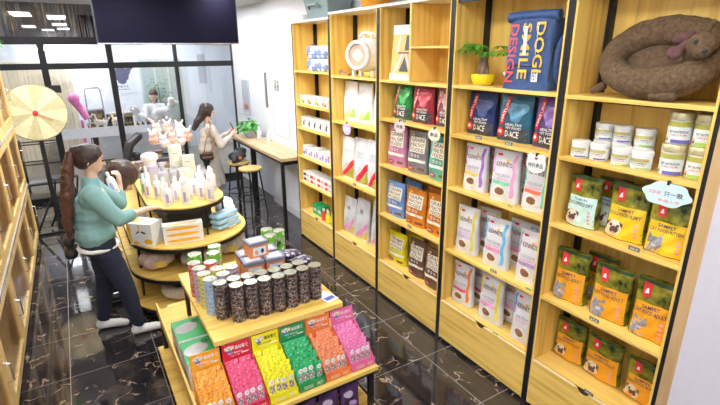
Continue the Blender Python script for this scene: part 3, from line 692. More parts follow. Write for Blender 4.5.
# ================================================================ JARS AND CANS ON THE NEAREST UNIT
JW = plain('jar_white', (.82, .84, .84), .35, var=.02); JL = plain('jar_lid', (.88, .89, .88), .4, var=.02); PURB = plain('violet_band', (.16, .13, .50), .4)
def jar(r, h, label, group, loc, rz, kind='jar', blue=True):
    t = thing('supplement_jar' if kind == 'jar' else 'supplement_tin', label, 'jar' if kind == 'jar' else 'tin', loc, rz, group)
    MB().lathe([(r*.9, 0), (r, .006), (r, h*.72), (r*.96, h*.75), (.001, h*.75)], 28, cap=False).build('jar_body' if kind == 'jar' else 'tin_body', JW, t, smooth=True)
    MB().lathe([(r*1.03, h*.76), (r*1.04, h*.80), (r*1.04, h*.97), (r*.98, h), (.001, h)], 28, cap=False).build('lid', JL if kind == 'jar' else plain('gold_rim', (.66, .60, .36), .3, .5), t, smooth=True)
    F = lambda u, v, off=.001: Vector(((r+off)*math.sin((u-.5)*2.4), -(r+off)*math.cos((u-.5)*2.4), h*.74*v))
    if kind == 'jar':
        lab = decal('label', t, lambda k: (patch(k, plain('pale_label', (.74, .82, .84) if blue else (.84, .86, .72), .4), F, 0, 1, .08, .9, 12, 1, .0006), patch(k, plain('gold_label_band', (.55, .47, .16), .35), F, .05, .95, .62, .86, 12, 1, .0012), patch(k, PURB if blue else plain('lime_band', (.45, .68, .12), .4), F, .45, 1, .10, .22, 8, 1, .0012)))
    else:
        lab = decal('label', t, lambda k: (patch(k, plain('pale_label', (.74, .82, .84), .4), F, 0, 1, .03, .97, 12, 1, .0006), patch(k, plain('olive_band', (.48, .46, .10), .35), F, 0, 1, .74, .97, 12, 1, .0012), patch(k, PURB if blue else plain('lime_band', (.45, .68, .12), .4), F, .30 if blue else .1, 1, .04, .20, 8, 1, .0012), disc(k, FUR, F, .12, .2, .10, .13, .0018), disc(k, FURD, F, .13, .18, .05, .06, .0024)))
    decal('label_lettering', lab, lambda k: (k.m(INK), put_text(k, 'PET NUTRITION' if kind != 'jar' else 'VITAMIN', lambda u, v: F(u, v, .002), .2, .85, .48, .58), k.m(REDP), put_text(k, 'CALCIUM', lambda u, v: F(u, v, .002), .25, .8, .36, .43)))
    return t
z5 = 1.7285; rj, hj = .0475, .093
JS = [(2.385, 1.545, 0, 'far left in the front row of jars'), (2.405, 1.445, 0, 'second from the left in the front row of jars'), (2.51, 1.39, 0, 'half hidden behind the second and third front jars'),
      (2.51, 1.495, 0, 'at the back under the left stacked jar'), (2.395, 1.315, 1, 'third from the left in the front row of jars'), (2.38, 1.205, 1, 'rightmost in the front row of jars'),
      (2.51, 1.495, 2, 'left one stacked on top of the back row'), (2.51, 1.39, 2, 'second one stacked on top of the back row'), (2.49, 1.262, 3, 'lime-banded one stacked behind the right front jars'), (2.49, 1.262, 4, 'lime-banded lower one under the raised jar')]
for x, y, k, d_ in JS:
    zz = z5 + (hj+.0008 if k in (2, 3) else 0)
    jar(rj, hj, 'white plastic jar with gold label, '+d_, 'white supplement jars', (x, y, zz), R(-85), 'jar', k in (0, 2))
rc, hc = .05, .147
for x, y, z, bl, d_ in ((2.400, 1.078, 0, 1, 'violet banded lower left one'), (2.42, .970, 0, 0, 'green banded lower right one'), (2.42, 1.078, 1, 1, 'violet banded upper left one'), (2.43, .970, 1, 0, 'green banded upper right one')):
    jar(rc, hc, 'tall white tin with olive rim, '+d_, 'tall supplement tins', (x, y, z5+z*(hc+.0008)), R(-75), 'tin', bl)
# ================================================================ PRICE TAGS AND PRICE CARDS
TAGS = [(1.726, 2.25), (1.726, 1.99), (1.33, 1.93), (.827, 2.02), (.827, 1.72), (.368, 1.95), (1.325, 1.13), (.839, 1.27), (.368, 1.23), (1.738, 3.10), (.849, 2.98), (1.007, 3.9)]
for i, (z, y) in enumerate(TAGS):
    own = ['navy foil bag', 'teal foil bag', 'pink striped bag', 'blue striped bag', 'grey striped bag', 'golden striped bag', 'yellow pug bag', 'middle orange cat bag', 'middle orange pug bag', 'red foil bag', 'orange front bag', 'red striped pouch'][i]
    t = thing('price_tag', 'small shelf edge price tag below the '+own, 'price tag', (XS+.004, y, z), R(-90), 'shelf edge price tags')
    MB().box(-.028, .028, .0, .004, .001, .022).build('card', plain('tag_grey', (.16, .15, .13), .5) if i not in (2, 4, 5) else plain('tag_yellow', (.85, .78, .25), .5), t)
    lettering('figures', '%d.0' % (18+7*i), PAPER if i not in (2, 4, 5) else INK, lambda u, v: Vector((-.02+.04*u, -.001, .005+.013*v)), 0, 1, 0, 1, t)
def price_card(kind, loc, w, h, face, label, txts, rx=0):
    t = thing('price_card', label, 'sign', loc, R(-82), 'hand written price cards')
    n = 36; pts = []
    for i in range(n):
        a = 2*math.pi*i/n
        if kind == 'cloud': k = 1+.07*math.cos(6*a+1)
        elif kind == 'cat': k = 1+(.28 if abs(math.sin(a)-.75) < .12 else 0)
        else: k = 1
        pts.append((w/2*k*math.cos(a), h/2*k*math.sin(a)))
    M = Matrix(((1, 0, 0, 0), (0, 0, 1, 0), (0, 1, 0, 0), (0, 0, 0, 1)))
    c = MB().prism(pts, -.0015, .0015, M).build('card', face, t)
    mb = MB()
    for s, m_, a, b_, c_, d_ in txts:
        mb.m(m_); put_text(mb, s, lambda u, v: Vector(((u-.5)*w, -.0025, (v-.5)*h)), a, b_, c_, d_)
    mb.build('handwriting', None, t)
    MB().box(-.006, .006, -.003, .012, h/2-.012, h/2+.008).build('clip', BLACKP, t)
BLU = plain('blue_ink', (.08, .10, .55), .5)
price_card('cloud', (2.296, 1.025, 1.655), .200, .115, plain('pale_aqua_card', (.66, .88, .90), .5), 'pale aqua cloud-shaped price card clipped over the bags on the nearest unit', [('只一款', INK, .45, .84, .42, .64), ('买就送', PINKP, .12, .38, .45, .62), ('新品上市', PINKP, .35, .8, .18, .30)])
price_card('cat', (2.298, 1.76, 1.655), .125, .115, PAPER, 'white rounded price card with orange tab hanging before the teal striped bag', [('特价商品', INK, .12, .88, .30, .55), ('♥', REDP, .42, .58, .7, .85)])
price_card('round', (2.298, 3.13, 1.70), .125, .10, plain('blush_card', (.84, .68, .70), .5), 'blush pink round price card above the pink bag', [('特惠', INK, .2, .8, .35, .65)])
price_card('round', (2.298, 2.69, 1.695), .12, .10, CREAM, 'cream round price card above the mint green bag', [('新品', INK, .2, .8, .35, .65)])
price_card('round', (2.298, 4.01, 1.565), .13, .12, plain('lilac_card', (.66, .52, .84), .5), 'lilac round price card above the red striped pouches', [('推荐', PAPER, .2, .8, .35, .65)])
# ================================================================ OTHER GOODS ON THE WALL SHELVES
def crate(mb, x0, x1, y0, y1, z0, z1): return mb.box(x0, x1, y0, y1, z0, z1)
# --- plush pet bed shaped like a curled dog (nearest unit)
t = thing('pet_bed', 'brown plush pet bed shaped like a curled dog on the nearest unit', 'pet bed', (2.452, 1.235, 2.0675))
PL1 = plain('brown_plush', (.135, .085, .045), .95, var=.35, bump=.6, scale=60); PL2 = plain('inner_plush', (.12, .075, .042), .95, var=.3, bump=.5, scale=50); EARM = plain('mauve_plush', (.14, .065, .065), .95, var=.2, bump=.4)
ring = []
n = 22
TI = Matrix.Rotation(R(-52), 3, 'Y')    # tilted up against the back panel
for i in range(n):
    a = 2*math.pi*i/n; a2 = 2*math.pi*(i+1)/n
    f_ = lambda a: TI @ Vector((.15*math.cos(a), .235*math.sin(a), .0))+Vector((-.01, 0, .195))
    g_ = lambda a: .070+.008*math.sin(a*2+1)
    ring.append(('c', f_(a), g_(a), f_(a2), g_(a2)))
blob('bolster_ring', ring, PL1, t, .010, 3, .006, 22)
blob('cushion', [('e', (0.01, .02, .16), (.12, .17, .05), (0, -52, 0))], PL2, t, .01, 3, .006, 14)
_o = Vector((.0, .05, .06))
hd = blob('head', [('e', (-.10, -.265, .195), (.06, .062, .052)), ('c', (-.12, -.275, .185), .042, (-.145, -.29, .165), .034), ('c', (-.06, -.23, .16), .055, (-.1, -.26, .18), .05)], PL1, t, .007, 3, .003, 30)
blob('ear', [('c', (-.11, -.215, .20), .022, (-.135, -.165, .155), .016), ('e', (-.135, -.175, .16), (.012, .035, .030))], EARM, hd, .006, 3)
blob('ear', [('c', (-.07, -.20, .235), .02, (-.09, -.16, .225), .016), ('e', (-.09, -.17, .22), (.014, .035, .022))], EARM, hd, .006, 3)
blob('ear', [('c', (-.08, -.26, .24), .014, (-.085, -.285, .285), .011)], PL1, hd, .005, 2)
MB().ball((-.155, -.262, .205), .010, 12).build('eye', INK, hd, smooth=True); MB().ball((-.172, -.31, .168), .010, 10).build('nose', INK, hd, smooth=True)
hd.location = (-.0, .06, .055)
blob('paw', [('c', (-.12, -.13, .03), .03, (-.135, -.06, .028), .028)], PL1, t, .008, 3)
blob('tail', [('c', (-.06, .24, .05), .024, (-.1, .265, .028), .018)], PL1, t, .007, 3)
# --- potted money tree
t = thing('potted_tree', 'small braided money tree in a yellow glazed pot beside the navy backpack', 'plant', (2.44, 2.37, 2.0705)); t.scale = (1.15, 1.15, 1.15)
MB().lathe([(.045, 0), (.058, .006), (.068, .025), (.071, .05), (.069, .066), (.062, .062), (.058, .045), (.001, .045)], 28, cap=False).build('pot', plain('yellow_glaze', (.88, .70, .02), .2, var=.03), t, smooth=True)
MB().lathe([(.045, -.0), (.055, .003), (.055, .0)], 20).build('saucer', plain('grey_saucer', (.3, .32, .36), .4), t, smooth=True)
MB().lathe([(.001, .047), (.04, .052), (.058, .048)], 20, cap=False).build('soil', plain('moss_soil', (.10, .16, .03), .9, var=.5, scale=120), t)
tk = MB()
for k in range(4):
    a0 = k*math.pi/2
    tk.tube([(.014*math.cos(a0+z*14), .018*math.sin(a0+z*14)+.01*math.sin(z*9), .05+z) for z in [i*.01 for i in range(12)]], [.020-.0008*i for i in range(12)], 8)
tk.build('trunk', plain('braided_bark', (.24, .16, .10), .8, var=.3, scale=60), t, smooth=True)
def leaf(mb, o, d, L, wd, droop=.3):
    d = Vector(d).normalized(); s = d.cross(Vector((0, 0, 1)))
    s = s.normalized() if s.length > .01 else Vector((1, 0, 0))
    pts = [(0, .05), (.25, .75), (.55, 1), (.8, .6), (1, .02)]
    prev = None
    for q, ww in pts:
        c = Vector(o)+d*L*q+Vector((0, 0, -droop*L*q*q)); mid = mb.bm.verts.new(c); l = mb.bm.verts.new(c+s*wd*ww/2+Vector((0, 0, wd*.15*ww))); r_ = mb.bm.verts.new(c-s*wd*ww/2+Vector((0, 0, wd*.15*ww)))
        if prev: mb.face([prev[0], prev[1], l, mid]); mb.face([prev[2], prev[0], mid, r_])
        prev = (mid, l, r_)
lf = MB(); rnd = random.Random(3)
for st in range(13):
    a = rnd.uniform(0, 6.28); el = rnd.uniform(.1, 1.0); L = rnd.uniform(.08, .15)
    tip = Vector((math.cos(a)*math.cos(el)*L*.8, max(-.2, min(.10, math.sin(a)*math.cos(el)*L*1.35)), .17+math.sin(el)*L*.65))
    lf.tube([(0, 0, .155), tip*.6+Vector((0, 0, .07)), tip], .002, 5)
    for q in range(6):
        b_ = a+(q-2.5)*.75; leaf(lf, tip, (math.cos(b_)*.7, math.sin(b_), .1), rnd.uniform(.045, .075), .022, .5)
lf.build('foliage', plain('fresh_leaf_green', (.12, .42, .04), .4, var=.35, scale=25), t)
# --- navy roll-top backpack
t = thing('pet_backpack', 'navy blue roll-top backpack with red and yellow lettering on the shelf', 'backpack', (2.43, 1.95, 2.0705), R(-84))
NV = plain('navy_canvas', (.035, .085, .25), .55, var=.2, bump=.2, scale=40); NVD = plain('navy_dark', (.02, .04, .12), .5)
w_, d_, h_ = .32, .20, .40
FB = lambda u, v, off=.0: Vector(((u-.5)*w_*(1-.10*v), -d_/2*(1-.25*v)*(max(0, 1-abs((u-.5)*2)**6))**(1/6)-off, v*h_))
mb = MB().m(NV)
rings = []
for j in range(13):
    v = j/12; ring = []
    for i in range(40):
        a = 2*math.pi*i/40; cx = abs(math.cos(a))**.35*(1 if math.cos(a) > 0 else -1); cy = abs(math.sin(a))**.35*(1 if math.sin(a) > 0 else -1)
        ring.append(mb.bm.verts.new(((w_/2)*(1-.10*v)*cx+.004*math.sin(9*v+a*3), d_/2*(1-.25*v)*cy+.004*math.sin(13*v+a*5), v*h_)))
    rings.append(ring)
for a, b in zip(rings, rings[1:]):
    for i in range(40): mb.face([a[i], a[(i+1) % 40], b[(i+1) % 40], b[i]])
mb.face(rings[0][::-1]); mb.face(rings[-1]); mb.build('main_body', None, t, smooth=True)
MB().tube([(-.165, -.045, h_+.012), (-.08, -.05, h_+.018), (.05, -.052, h_+.018), (.16, -.045, h_+.014)], .030, 14).build('rolled_top', NV, t, smooth=True)
blob('side_pocket', [('e', (.165, .02, .16), (.035, .09, .16))], NV, t, .010, 3)
MB().tube([(.145, -.075, .05), (.150, -.072, .17), (.146, -.066, .27)], .006, 6).build('zip', BLACKP, t)
fl = MB().m(NV); g = [[fl.bm.verts.new(FB(.04+.66*i/8, .36+.60*j/8, .010)) for i in range(9)] for j in range(9)]
for j in range(8):
    for i in range(8):
        if not (i == 7 and j == 0) : fl.face([g[j][i], g[j][i+1], g[j+1][i+1], g[j+1][i]])
fl.build('front_flap', None, t)
MB().tube([FB(.04, .36, .012), FB(.62, .355, .012), FB(.70, .43, .012), FB(.71, .95, .012)], .0022, 5).build('flap_edging', STEEL, t)
RL = plain('coral_letter', (.80, .09, .10), .5); YL = plain('yellow_letter', (.92, .58, .03), .5)
for s, m_, a, b_, q0, q1 in (('DESIGN', RL, .07, .27, .10, .93), ('SMILE', YL, .36, .56, .16, .94), ('DOGI', YL, .66, .86, .26, .95)):
    lettering('lettering', s, m_, lambda u, v: FB(u, v, .0125), a, b_, q0, q1, t, -90)
MB().box(-.02, .0, -.106, -.104, .20, .36).build('paper_tag', PAPER, t)
MB().box(.05, .09, -.102, -.098, .05, .12).build('care_label', PAPER, t); lettering('label_lettering', 'PET', INK, lambda u, v: Vector((.055+.03*u, -.1025, .06+.045*v)), 0, 1, 0, 1, t)
MB().box(-.148, -.132, -.098, -.095, .085, .10).build('small_white_patch', PAPER, t)
# --- tapered boxed scratching house (third unit, top compartment)
t = thing('cardboard_pet_house_box', 'tapered tan and white box printed with a ladder shape beside the divider', 'box', (2.43, 3.215, 2.0655), R(-88))
TANP = plain('tan_card', (.80, .58, .20), .6)
def taper(mb, w0, w1, d0, d1, z0, z1):
    P_ = [Vector((sx*w0/2, sy*d0/2, z0)) for sx, sy in ((-1, -1), (1, -1), (1, 1), (-1, 1))]+[Vector((sx*w1/2, sy*d1/2, z1)) for sx, sy in ((-1, -1), (1, -1), (1, 1), (-1, 1))]
    v = [mb.bm.verts.new(p) for p in P_]
    for q in ((3, 2, 1, 0), (4, 5, 6, 7), (0, 1, 5, 4), (1, 2, 6, 5), (2, 3, 7, 6), (3, 0, 4, 7)): mb.face([v[i] for i in q])
mb = MB(); taper(mb, .31, .25, .12, .10, .05, .36); mb.build('box_body', TANP, t)
mb = MB(); taper(mb, .33, .325, .13, .125, 0, .05); mb.build('white_base', WHITEP, t)
mb = MB(); taper(mb, .255, .245, .105, .10, .36, .43); mb.build('white_cap', WHITEP, t)
BF = lambda u, v, off=.0: Vector(((u-.5)*(.30-.06*v), -.06+.01*v-.003-off, .055+.30*v))
decal('ladder_print', t, lambda k: (poly(k, plain('pale_blue_print', (.62, .68, .78), .5), BF, [(.10, 0), (.22, 0), (.56, .52), (.46, .52)], .0005), poly(k, plain('pale_blue_print', (.62, .68, .78), .5), BF, [(.86, 0), (.98, 0), (.70, .52), (.60, .52)], .0005), poly(k, plain('pale_blue_print', (.6, .68, .78), .5), BF, [(.22, .55), (.30, .55), (.42, .98), (.34, .98)], .0005)))
decal('dark_print', t, lambda k: (poly(k, plain('charcoal2', (.10, .10, .12), .5), BF, [(.36, .05), (.78, .05), (.62, .45)], .0006), poly(k, plain('charcoal2', (.1, .1, .12), .5), BF, [(.60, .60), (.92, .60), (.90, .98), (.70, .98)], .0006), patch(k, plain('maroon_print', (.3, .1, .1), .5), lambda u, v, o: BF(u, v, .001), .30, .92, .52, .56, 2, 1)))
# --- white capsule pet carrier (second unit, top compartment)
t = thing('pet_carrier', 'white capsule pet carrier with a round porthole and top handle', 'pet carrier', (2.435, 3.86, 2.0675), R(-67))
WG = plain('white_gloss_shell', (.84, .84, .86), .2, var=.01)
blob('shell', [('e', (0, 0, .195), (.165, .155, .155)), ('e', (.05, .01, .20), (.16, .15, .15))], WG, t, .012, 4)
MR = Matrix.Rotation(R(-82), 4, 'Y')
T0 = Matrix.Translation((0, -.13, .195)) @ Matrix.Rotation(R(90), 4, 'X')
MB().lathe([(.115, -.02), (.132, -.015), (.132, .02), (.115, .03), (.10, .025), (.10, -.015)], 32, M=T0, cap=False).build('porthole_ring', WG, t, smooth=True)
MB().lathe([(.001, .012), (.10, .012), (.10, .006), (.001, .006)], 32, M=T0, cap=False).build('porthole_window', plain('warm_window', (.60, .45, .32), .12), t, smooth=True)
for y_ in (-.05, .05):
    MB().tube([(-.05, y_*.6, .33), (-.05, y_*.6, .37), (-.02, y_*.6, .39), (.05, y_*.6, .39), (.08, y_*.6, .37), (.08, y_*.6, .33)], .012, 8).build('handle', WG, t, smooth=True)
for x_ in (-.10, .11):
    for y_ in (-.06, .06): MB().lathe([(.018, 0), (.022, .06)], 12, c=(x_, y_, 0)).build('foot', WG, t, smooth=True)
# --- small toy in front of the carrier
t = thing('wooden_teaser_toy', 'small brown wooden stick toy lying before the white pet carrier', 'toy', (2.34, 4.10, 2.0685))
MB().bar((0, -.08, .012), (0.01, .10, .03), .018).build('stick', plain('toy_brown', (.35, .2, .12), .6), t); MB().ball((.012, .11, .035), .022, 12).build('knob', plain('toy_brown', (.35, .2, .12), .6), t, smooth=True)
# --- things on top of the units
t = thing('plastic_storage_tub', 'grey green lidded plastic tub on top of the farthest unit', 'tub', (2.46, 4.66, 2.6225))
GT = plain('grey_green_plastic', (.25, .33, .34), .4, var=.05)
mb = MB(); taper(mb, .24, .30, .46, .56, 0, .20); mb.build('tub_body', GT, t, bevel=.012)
mb = MB(); taper(mb, .32, .30, .60, .58, .20, .235); mb.build('lid', plain('grey_green_lid', (.30, .38, .39), .4), t, bevel=.01)
MB().tube([(-.155, -.12, .10), (-.18, -.10, .13), (-.18, .10, .13), (-.155, .12, .10)], .012, 8).build('handle', GT, t, smooth=True)
t = thing('carton', 'white low carton on top of the farthest unit beside the grey tub', 'box', (2.42, 5.1, 2.6225)); MB().box(-.09, .09, -.10, .10, 0, .05).build('box_body', PAPER, t); MB().box(-.092, .092, -.1, .1, .0505, .056).build('lid_flap', plain('grey_card', (.55, .56, .6), .6), t)
t = thing('orange_pet_tub', 'orange round tub on top of the second unit from the far end', 'tub', (2.45, 3.72, 2.6625)); OR_ = plain('orange_plastic', (.85, .36, .03), .4)
MB().lathe([(.10, 0), (.125, .01), (.15, .10), (.155, .11), (.145, .11), (.12, .02), (.001, .02)], 28, cap=False).build('tub_body', OR_, t, smooth=True)
MB().lathe([(.153, .1105), (.16, .115), (.155, .13), (.001, .14)], 28, cap=False).build('lid', plain('yellow_lid', (.9, .6, .08), .4), t, smooth=True)
# --- farthest unit: small goods
PATB = speck('blue_white_print', (.80, .82, .86), [(.20, .28, .52), (.5, .58, .75)], 16, .7, .35)
for i, z in enumerate((2.0895, 2.223)):
    t = thing('folded_pet_mat', 'blue and white patterned folded pad, '+('lower' if i == 0 else 'upper')+' one on the top shelf', 'pet mat', (2.43, 4.72, z+.0005), 0, 'patterned folded pads')
    F2 = MB(); F2.box(-.10, .10, -.24, .24, 0, .132); F2.build('pad', PATB, t, bevel=.03)
    MB().box(-.104, -.1005, -.22, .22, .04, .048).build('fold_line', plain('navy_line', (.15, .18, .32), .6), t)
    if i: MB().tube([(-.06, .05, .136), (-.06, .15, .143), (-.02, .19, .140)], .008, 6).build('strap', plain('brown_strap', (.12, .08, .08), .6), t)
def carton(label, group, x, y, z, sx, sy, sz, pics, face=None, word=None):
    t = thing('small_carton', label, 'box', (x, y, z+.0005), 0, group)
    MB().box(0, sx, -sy/2, sy/2, 0, sz).build('box_body', face or PAPER, t, bevel=.0015)
    F = lambda u, v, off=.001: Vector((-off, sy/2-u*sy, v*sz))
    decal('front_print', t, pics(F))
    if word: decal('front_lettering', t, lambda k: (k.m(INK), put_text(k, word, F_off(F, .002), .15, .85, .72, .86)))
BR = plain('kibble_print', (.28, .12, .07), .6)
gcol = [(.35, .65, .1), (.85, .35, .05), (.3, .55, .1), (.75, .3, .2)]
for i in range(4):
    y = 5.16-.185*i; gm = plain('fruit_print_%d' % i, gcol[i], .5)
    carton('white carton with a coloured treat picture, '+ORD[i+1]+' from the left on the second shelf', 'white treat cartons on the second shelf', 2.36, y, 1.7075, .1, .15, .10, lambda F, gm=gm: (lambda k: (disc(k, gm, F, .4, .35, .25, .28), disc(k, BR, F, .7, .25, .16, .18, .0015))), word='PET')
for i in range(5):
    y = 5.15-.145*i
    carton('white carton with dark animal silhouette, '+ORD[i+1]+' from the left on the third shelf', 'white cartons on the third shelf', 2.36, y, 1.4315, .1, .125, .125, lambda F: (lambda k: (disc(k, INK, F, .5, .38, .16, .24), disc(k, BR, F, .62, .62, .12, .1, .0015))), word='CAT')
VI = plain('violet_print', (.40, .28, .62), .5); BLP = plain('cobalt_print', (.08, .16, .62), .5)
for i in range(5):
    y = 5.15-.145*i; hgt = [.12, .11, .13, .12, .14][i]
    carton('white carton with '+('blue' if i == 0 else 'violet')+' print, '+ORD[i+1]+' from the left on the fourth shelf', 'blue and violet printed cartons', 2.36, y, 1.0845, .12, .13, hgt, lambda F, i=i: (lambda k: (patch(k, BLP if i == 0 else VI, F, .1, .45, .1, .45, 1, 1, .001), patch(k, VI, F, .55, .9, .15, .7, 1, 1, .001))))
for i in range(4):
    for j in range(2):
        y = 5.13-.19*i
        carton('flat white carton with red print, '+('lower' if j == 0 else 'upper')+' one in the '+ORD[i+1]+' stack', 'flat red printed cartons on the fifth shelf', 2.35, y, .7565+j*.0612, .16, .178, .06, lambda F, i=i: (lambda k: (patch(k, REDP if i else INK, F, .1, .5, .2, .75, 1, 1, .001), patch(k, plain('rose_print', (.75, .35, .4), .5), F, .6, .92, .3, .6, 1, 1, .001))))
for i in range(2):
    carton('green carton, '+('left' if i == 0 else 'right')+' of two above the farthest drawer', 'green cartons above the farthest drawer', 2.38, 4.98-.12*i, .3685, .12, .11, .13, lambda F: (lambda k: (patch(k, PAPER, F, .15, .85, .3, .6, 1, 1, .001))), plain('carton_green', (.03, .45, .15), .4))
for i in range(4):
    c = [(.85, .08, .05), (.92, .75, .04), (.88, .82, .05), (.9, .72, .05)][i]
    t = thing('small_bottle', ('red' if i == 0 else 'yellow')+' small bottle, '+ORD[i+1]+' from the left above the farthest drawer', 'bottle', (2.37+.02*(i % 2), 4.72-.062*i, .369), 0, 'small bottles above the farthest drawer')
    MB().lathe([(.022, 0), (.026, .005), (.026, .08), (.012, .10), (.012, .115)], 18).build('bottle_body', plain('bottle_c%d' % i, c, .3), t, smooth=True)
    MB().lathe([(.014, .1155), (.014, .145), (.004, .15)], 14).build('cap', WHITEP, t, smooth=True)
# ================================================================ CAN DISPLAY TABLE
TZ = .75
t = thing('display_table', 'three-tier oak and black metal display table covered with tins and treat boxes', 'table', (.88, 2.7, 0))
cx, cy = .88, 2.7
def bx(mb, x0, x1, y0, y1, z0, z1): return mb.box(x0-cx, x1-cx, y0-cy, y1-cy, z0, z1)
bx(MB(), .465, 1.295, 2.345, 3.34, TZ-.035, TZ).build('tabletop', OAKX, t, bevel=.003)
LZ = .42
bx(MB(), .31, 1.375, 2.045, 3.50, LZ-.03, LZ).build('lower_shelf', OAKX, t, bevel=.003)
bx(MB(), .30, .312, 2.045, 3.50, LZ-.03, LZ+.06).build('shelf_rim', OAKY, t)
bx(MB(), .27, 1.375, 2.0, 3.50, .07, .10).build('bottom_shelf', OAKX, t, bevel=.003)
for x, y in ((1.335, 2.075), (.325, 2.075), (1.335, 3.46), (.325, 3.46)):
    bx(MB(), x-.016, x+.016, y-.016, y+.016, 0, LZ-.03).build('leg', BLACK, t)
for x, y in ((1.26, 2.40), (.50, 2.40), (1.26, 3.29), (.50, 3.29)):
    bx(MB(), x-.014, x+.014, y-.014, y+.014, LZ, TZ-.035).build('leg', BLACK, t)
fr = MB(); bx(fr, .31, 1.37, 2.06, 2.085, LZ-.055, LZ-.0305); bx(fr, 1.34, 1.365, 2.085, 3.46, LZ-.055, LZ-.0305); bx(fr, .315, .34, 2.085, 3.46, LZ-.055, LZ-.0305)
fr.build('frame_rail', BLACK, t)
# --- tins
LIDM = plain('tin_lid', (.42, .42, .33), .3, .75, var=.12, scale=60)
def can_proto(name, body, r=.0415, h=.0292, band=None, body2=None):
    o = thing(name, 'tin', 'tin')
    m2 = MB().m(body); m2.lathe([(r*.92, 0), (r*.98, .002), (r*.965, .005), (r*.965, h-.006), (r, h-.003), (r*.96, h-.001)], 24, cap=False); m2.build('tin_body', None, o, smooth=True)
    m3 = MB().m(LIDM); m3.lathe([(r*.985, h-.0012), (r*.985, h), (r*.90, h), (r*.88, h-.0015), (.001, h-.0015)], 24, cap=False); l = m3.build('lid', None, o, smooth=True)
    MB().m(LIDM).tube([(.004, 0, h), (.018, .006, h+.001), (.026, 0, h), (.018, -.006, h+.001), (.004, 0, h)], .0012, 5).build('ring_pull', None, l)
    return o
def canmat(n, side, thr=.5):
    return speck(n, side, [(.62, .58, .55), (.10, .08, .10), (.75, .70, .66)], 130, .32, thr, 0, (1, 1, 1.2))
BLKC = speck('black_tin_print', (.035, .025, .03), [(.30, .25, .25), (.12, .07, .06), (.48, .44, .42), (.26, .12, .14)], 150, .3, .62)
accent = [('rose', (.72, .30, .42)), ('sky', (.15, .50, .75)), ('lime', (.35, .65, .10)), ('plum', (.42, .12, .35))]
SIDE = {}
PROTO = {}
def proto(kind):
    if kind not in PROTO:
        o = can_proto('pet_food_tin', BLKC if kind == 'black' else MATC[kind]); PROTO[kind] = o; return o, True
    return PROTO[kind], False
MATC = {'red': canmat('tin_red', (.80, .16, .10), .72), 'lilac': canmat('tin_lilac', (.62, .42, .62), .7), 'yellow': canmat('tin_yellow', (.85, .75, .08), .72), 'blue': canmat('tin_blue', (.38, .58, .82), .72),
        'green': canmat('tin_green', (.22, .58, .06), .75)}
for a_, c_ in accent: MATC['black_'+a_] = BLKC
def place_can(kind, x, y, z, label, group, rz):
    o, first = proto(kind)
    if first: o.location = (x, y, z); o.rotation_euler = (0, 0, rz); o['label'] = label; o['group'] = group; r = o
    else: r = dup(o, (x, y, z), rz, label, group)
    return r
HC = .0298
TOW = [(.585, 2.580), (.660, 2.500), (.745, 2.492), (.830, 2.488), (.915, 2.478), (1.000, 2.484), (1.087, 2.494), (1.173, 2.496)]
for i, (x, y) in enumerate(TOW):
    for j in range(8):
        nm = 'top' if j == 7 else 'bottom' if j == 0 else ORD[8-j]+' from the top'
        place_can('black', x+random.uniform(-.001, .001), y+random.uniform(-.001, .001), TZ+.0005+HC*j, f'black printed tin, {nm} of the {ORD[i+1]} front stack from the left', 'black printed tins in the front stacks', random.uniform(0, 6.28))
ROW2 = [(.672, 2.590), (.757, 2.582), (.842, 2.578), (.927, 2.572), (1.012, 2.576), (1.099, 2.585)]
for i, (x, y) in enumerate(ROW2):
    for j in range(5, 8):
        nm = 'top' if j == 7 else ORD[8-j]+' from the top'
        place_can('black', x, y, TZ+.0005+HC*j, f'black printed tin, {nm} of the {ORD[i+1]} second-row stack from the left', 'black printed tins in the second row', random.uniform(0, 6.28))
    for j in range(0, 5): place_can('black', x, y, TZ+.0005+HC*j, f'black printed tin low in the {ORD[i+1]} second-row stack, {ORD[j+1]} from the table', 'black printed tins in the second row', random.uniform(0, 6.28)) if i in (0, 5) else None
# support under second row middle stacks: cartons standing behind the first row
for i, (x, y) in enumerate(ROW2[1:5]):
    for j in range(0, 5): place_can('black', x, y, TZ+.0005+HC*j, f'black printed tin low in the {ORD[i+2]} second-row stack, {ORD[j+1]} from the table', 'black printed tins in the second row', random.uniform(0, 6.28))
CT = [('blue', .548, 2.662, 8), ('yellow', .535, 2.755, 8), ('lilac', .528, 2.850, 8), ('red', .518, 2.945, 8)]
for c_, x, y, n_ in CT:
    for j in range(n_):
        nm = 'top' if j == n_-1 else 'bottom' if j == 0 else ORD[n_-j]+' from the top'
        place_can(c_, x, y, TZ+.0005+HC*j, f'{c_} printed tin, {nm} of the {c_} stack at the table edge', 'coloured tins at the left edge', random.uniform(0, 6.28))
IN = [('lilac', .635, 2.690, 'beside the blue stack'), ('yellow', .622, 2.785, 'beside the yellow stack'), ('red', .612, 2.905, 'beside the lilac stack'), ('lilac', .71, 2.76, 'nearest the orange cartons')]
for c_, x, y, d_ in IN:
    for j in range(8):
        nm = 'top' if j == 7 else ORD[8-j]+' from the top'
        place_can(c_, x, y, TZ+.0005+HC*j, f'{c_} tin, {nm} of the inner stack {d_}', 'coloured tins in the inner stacks', random.uniform(0, 6.28))
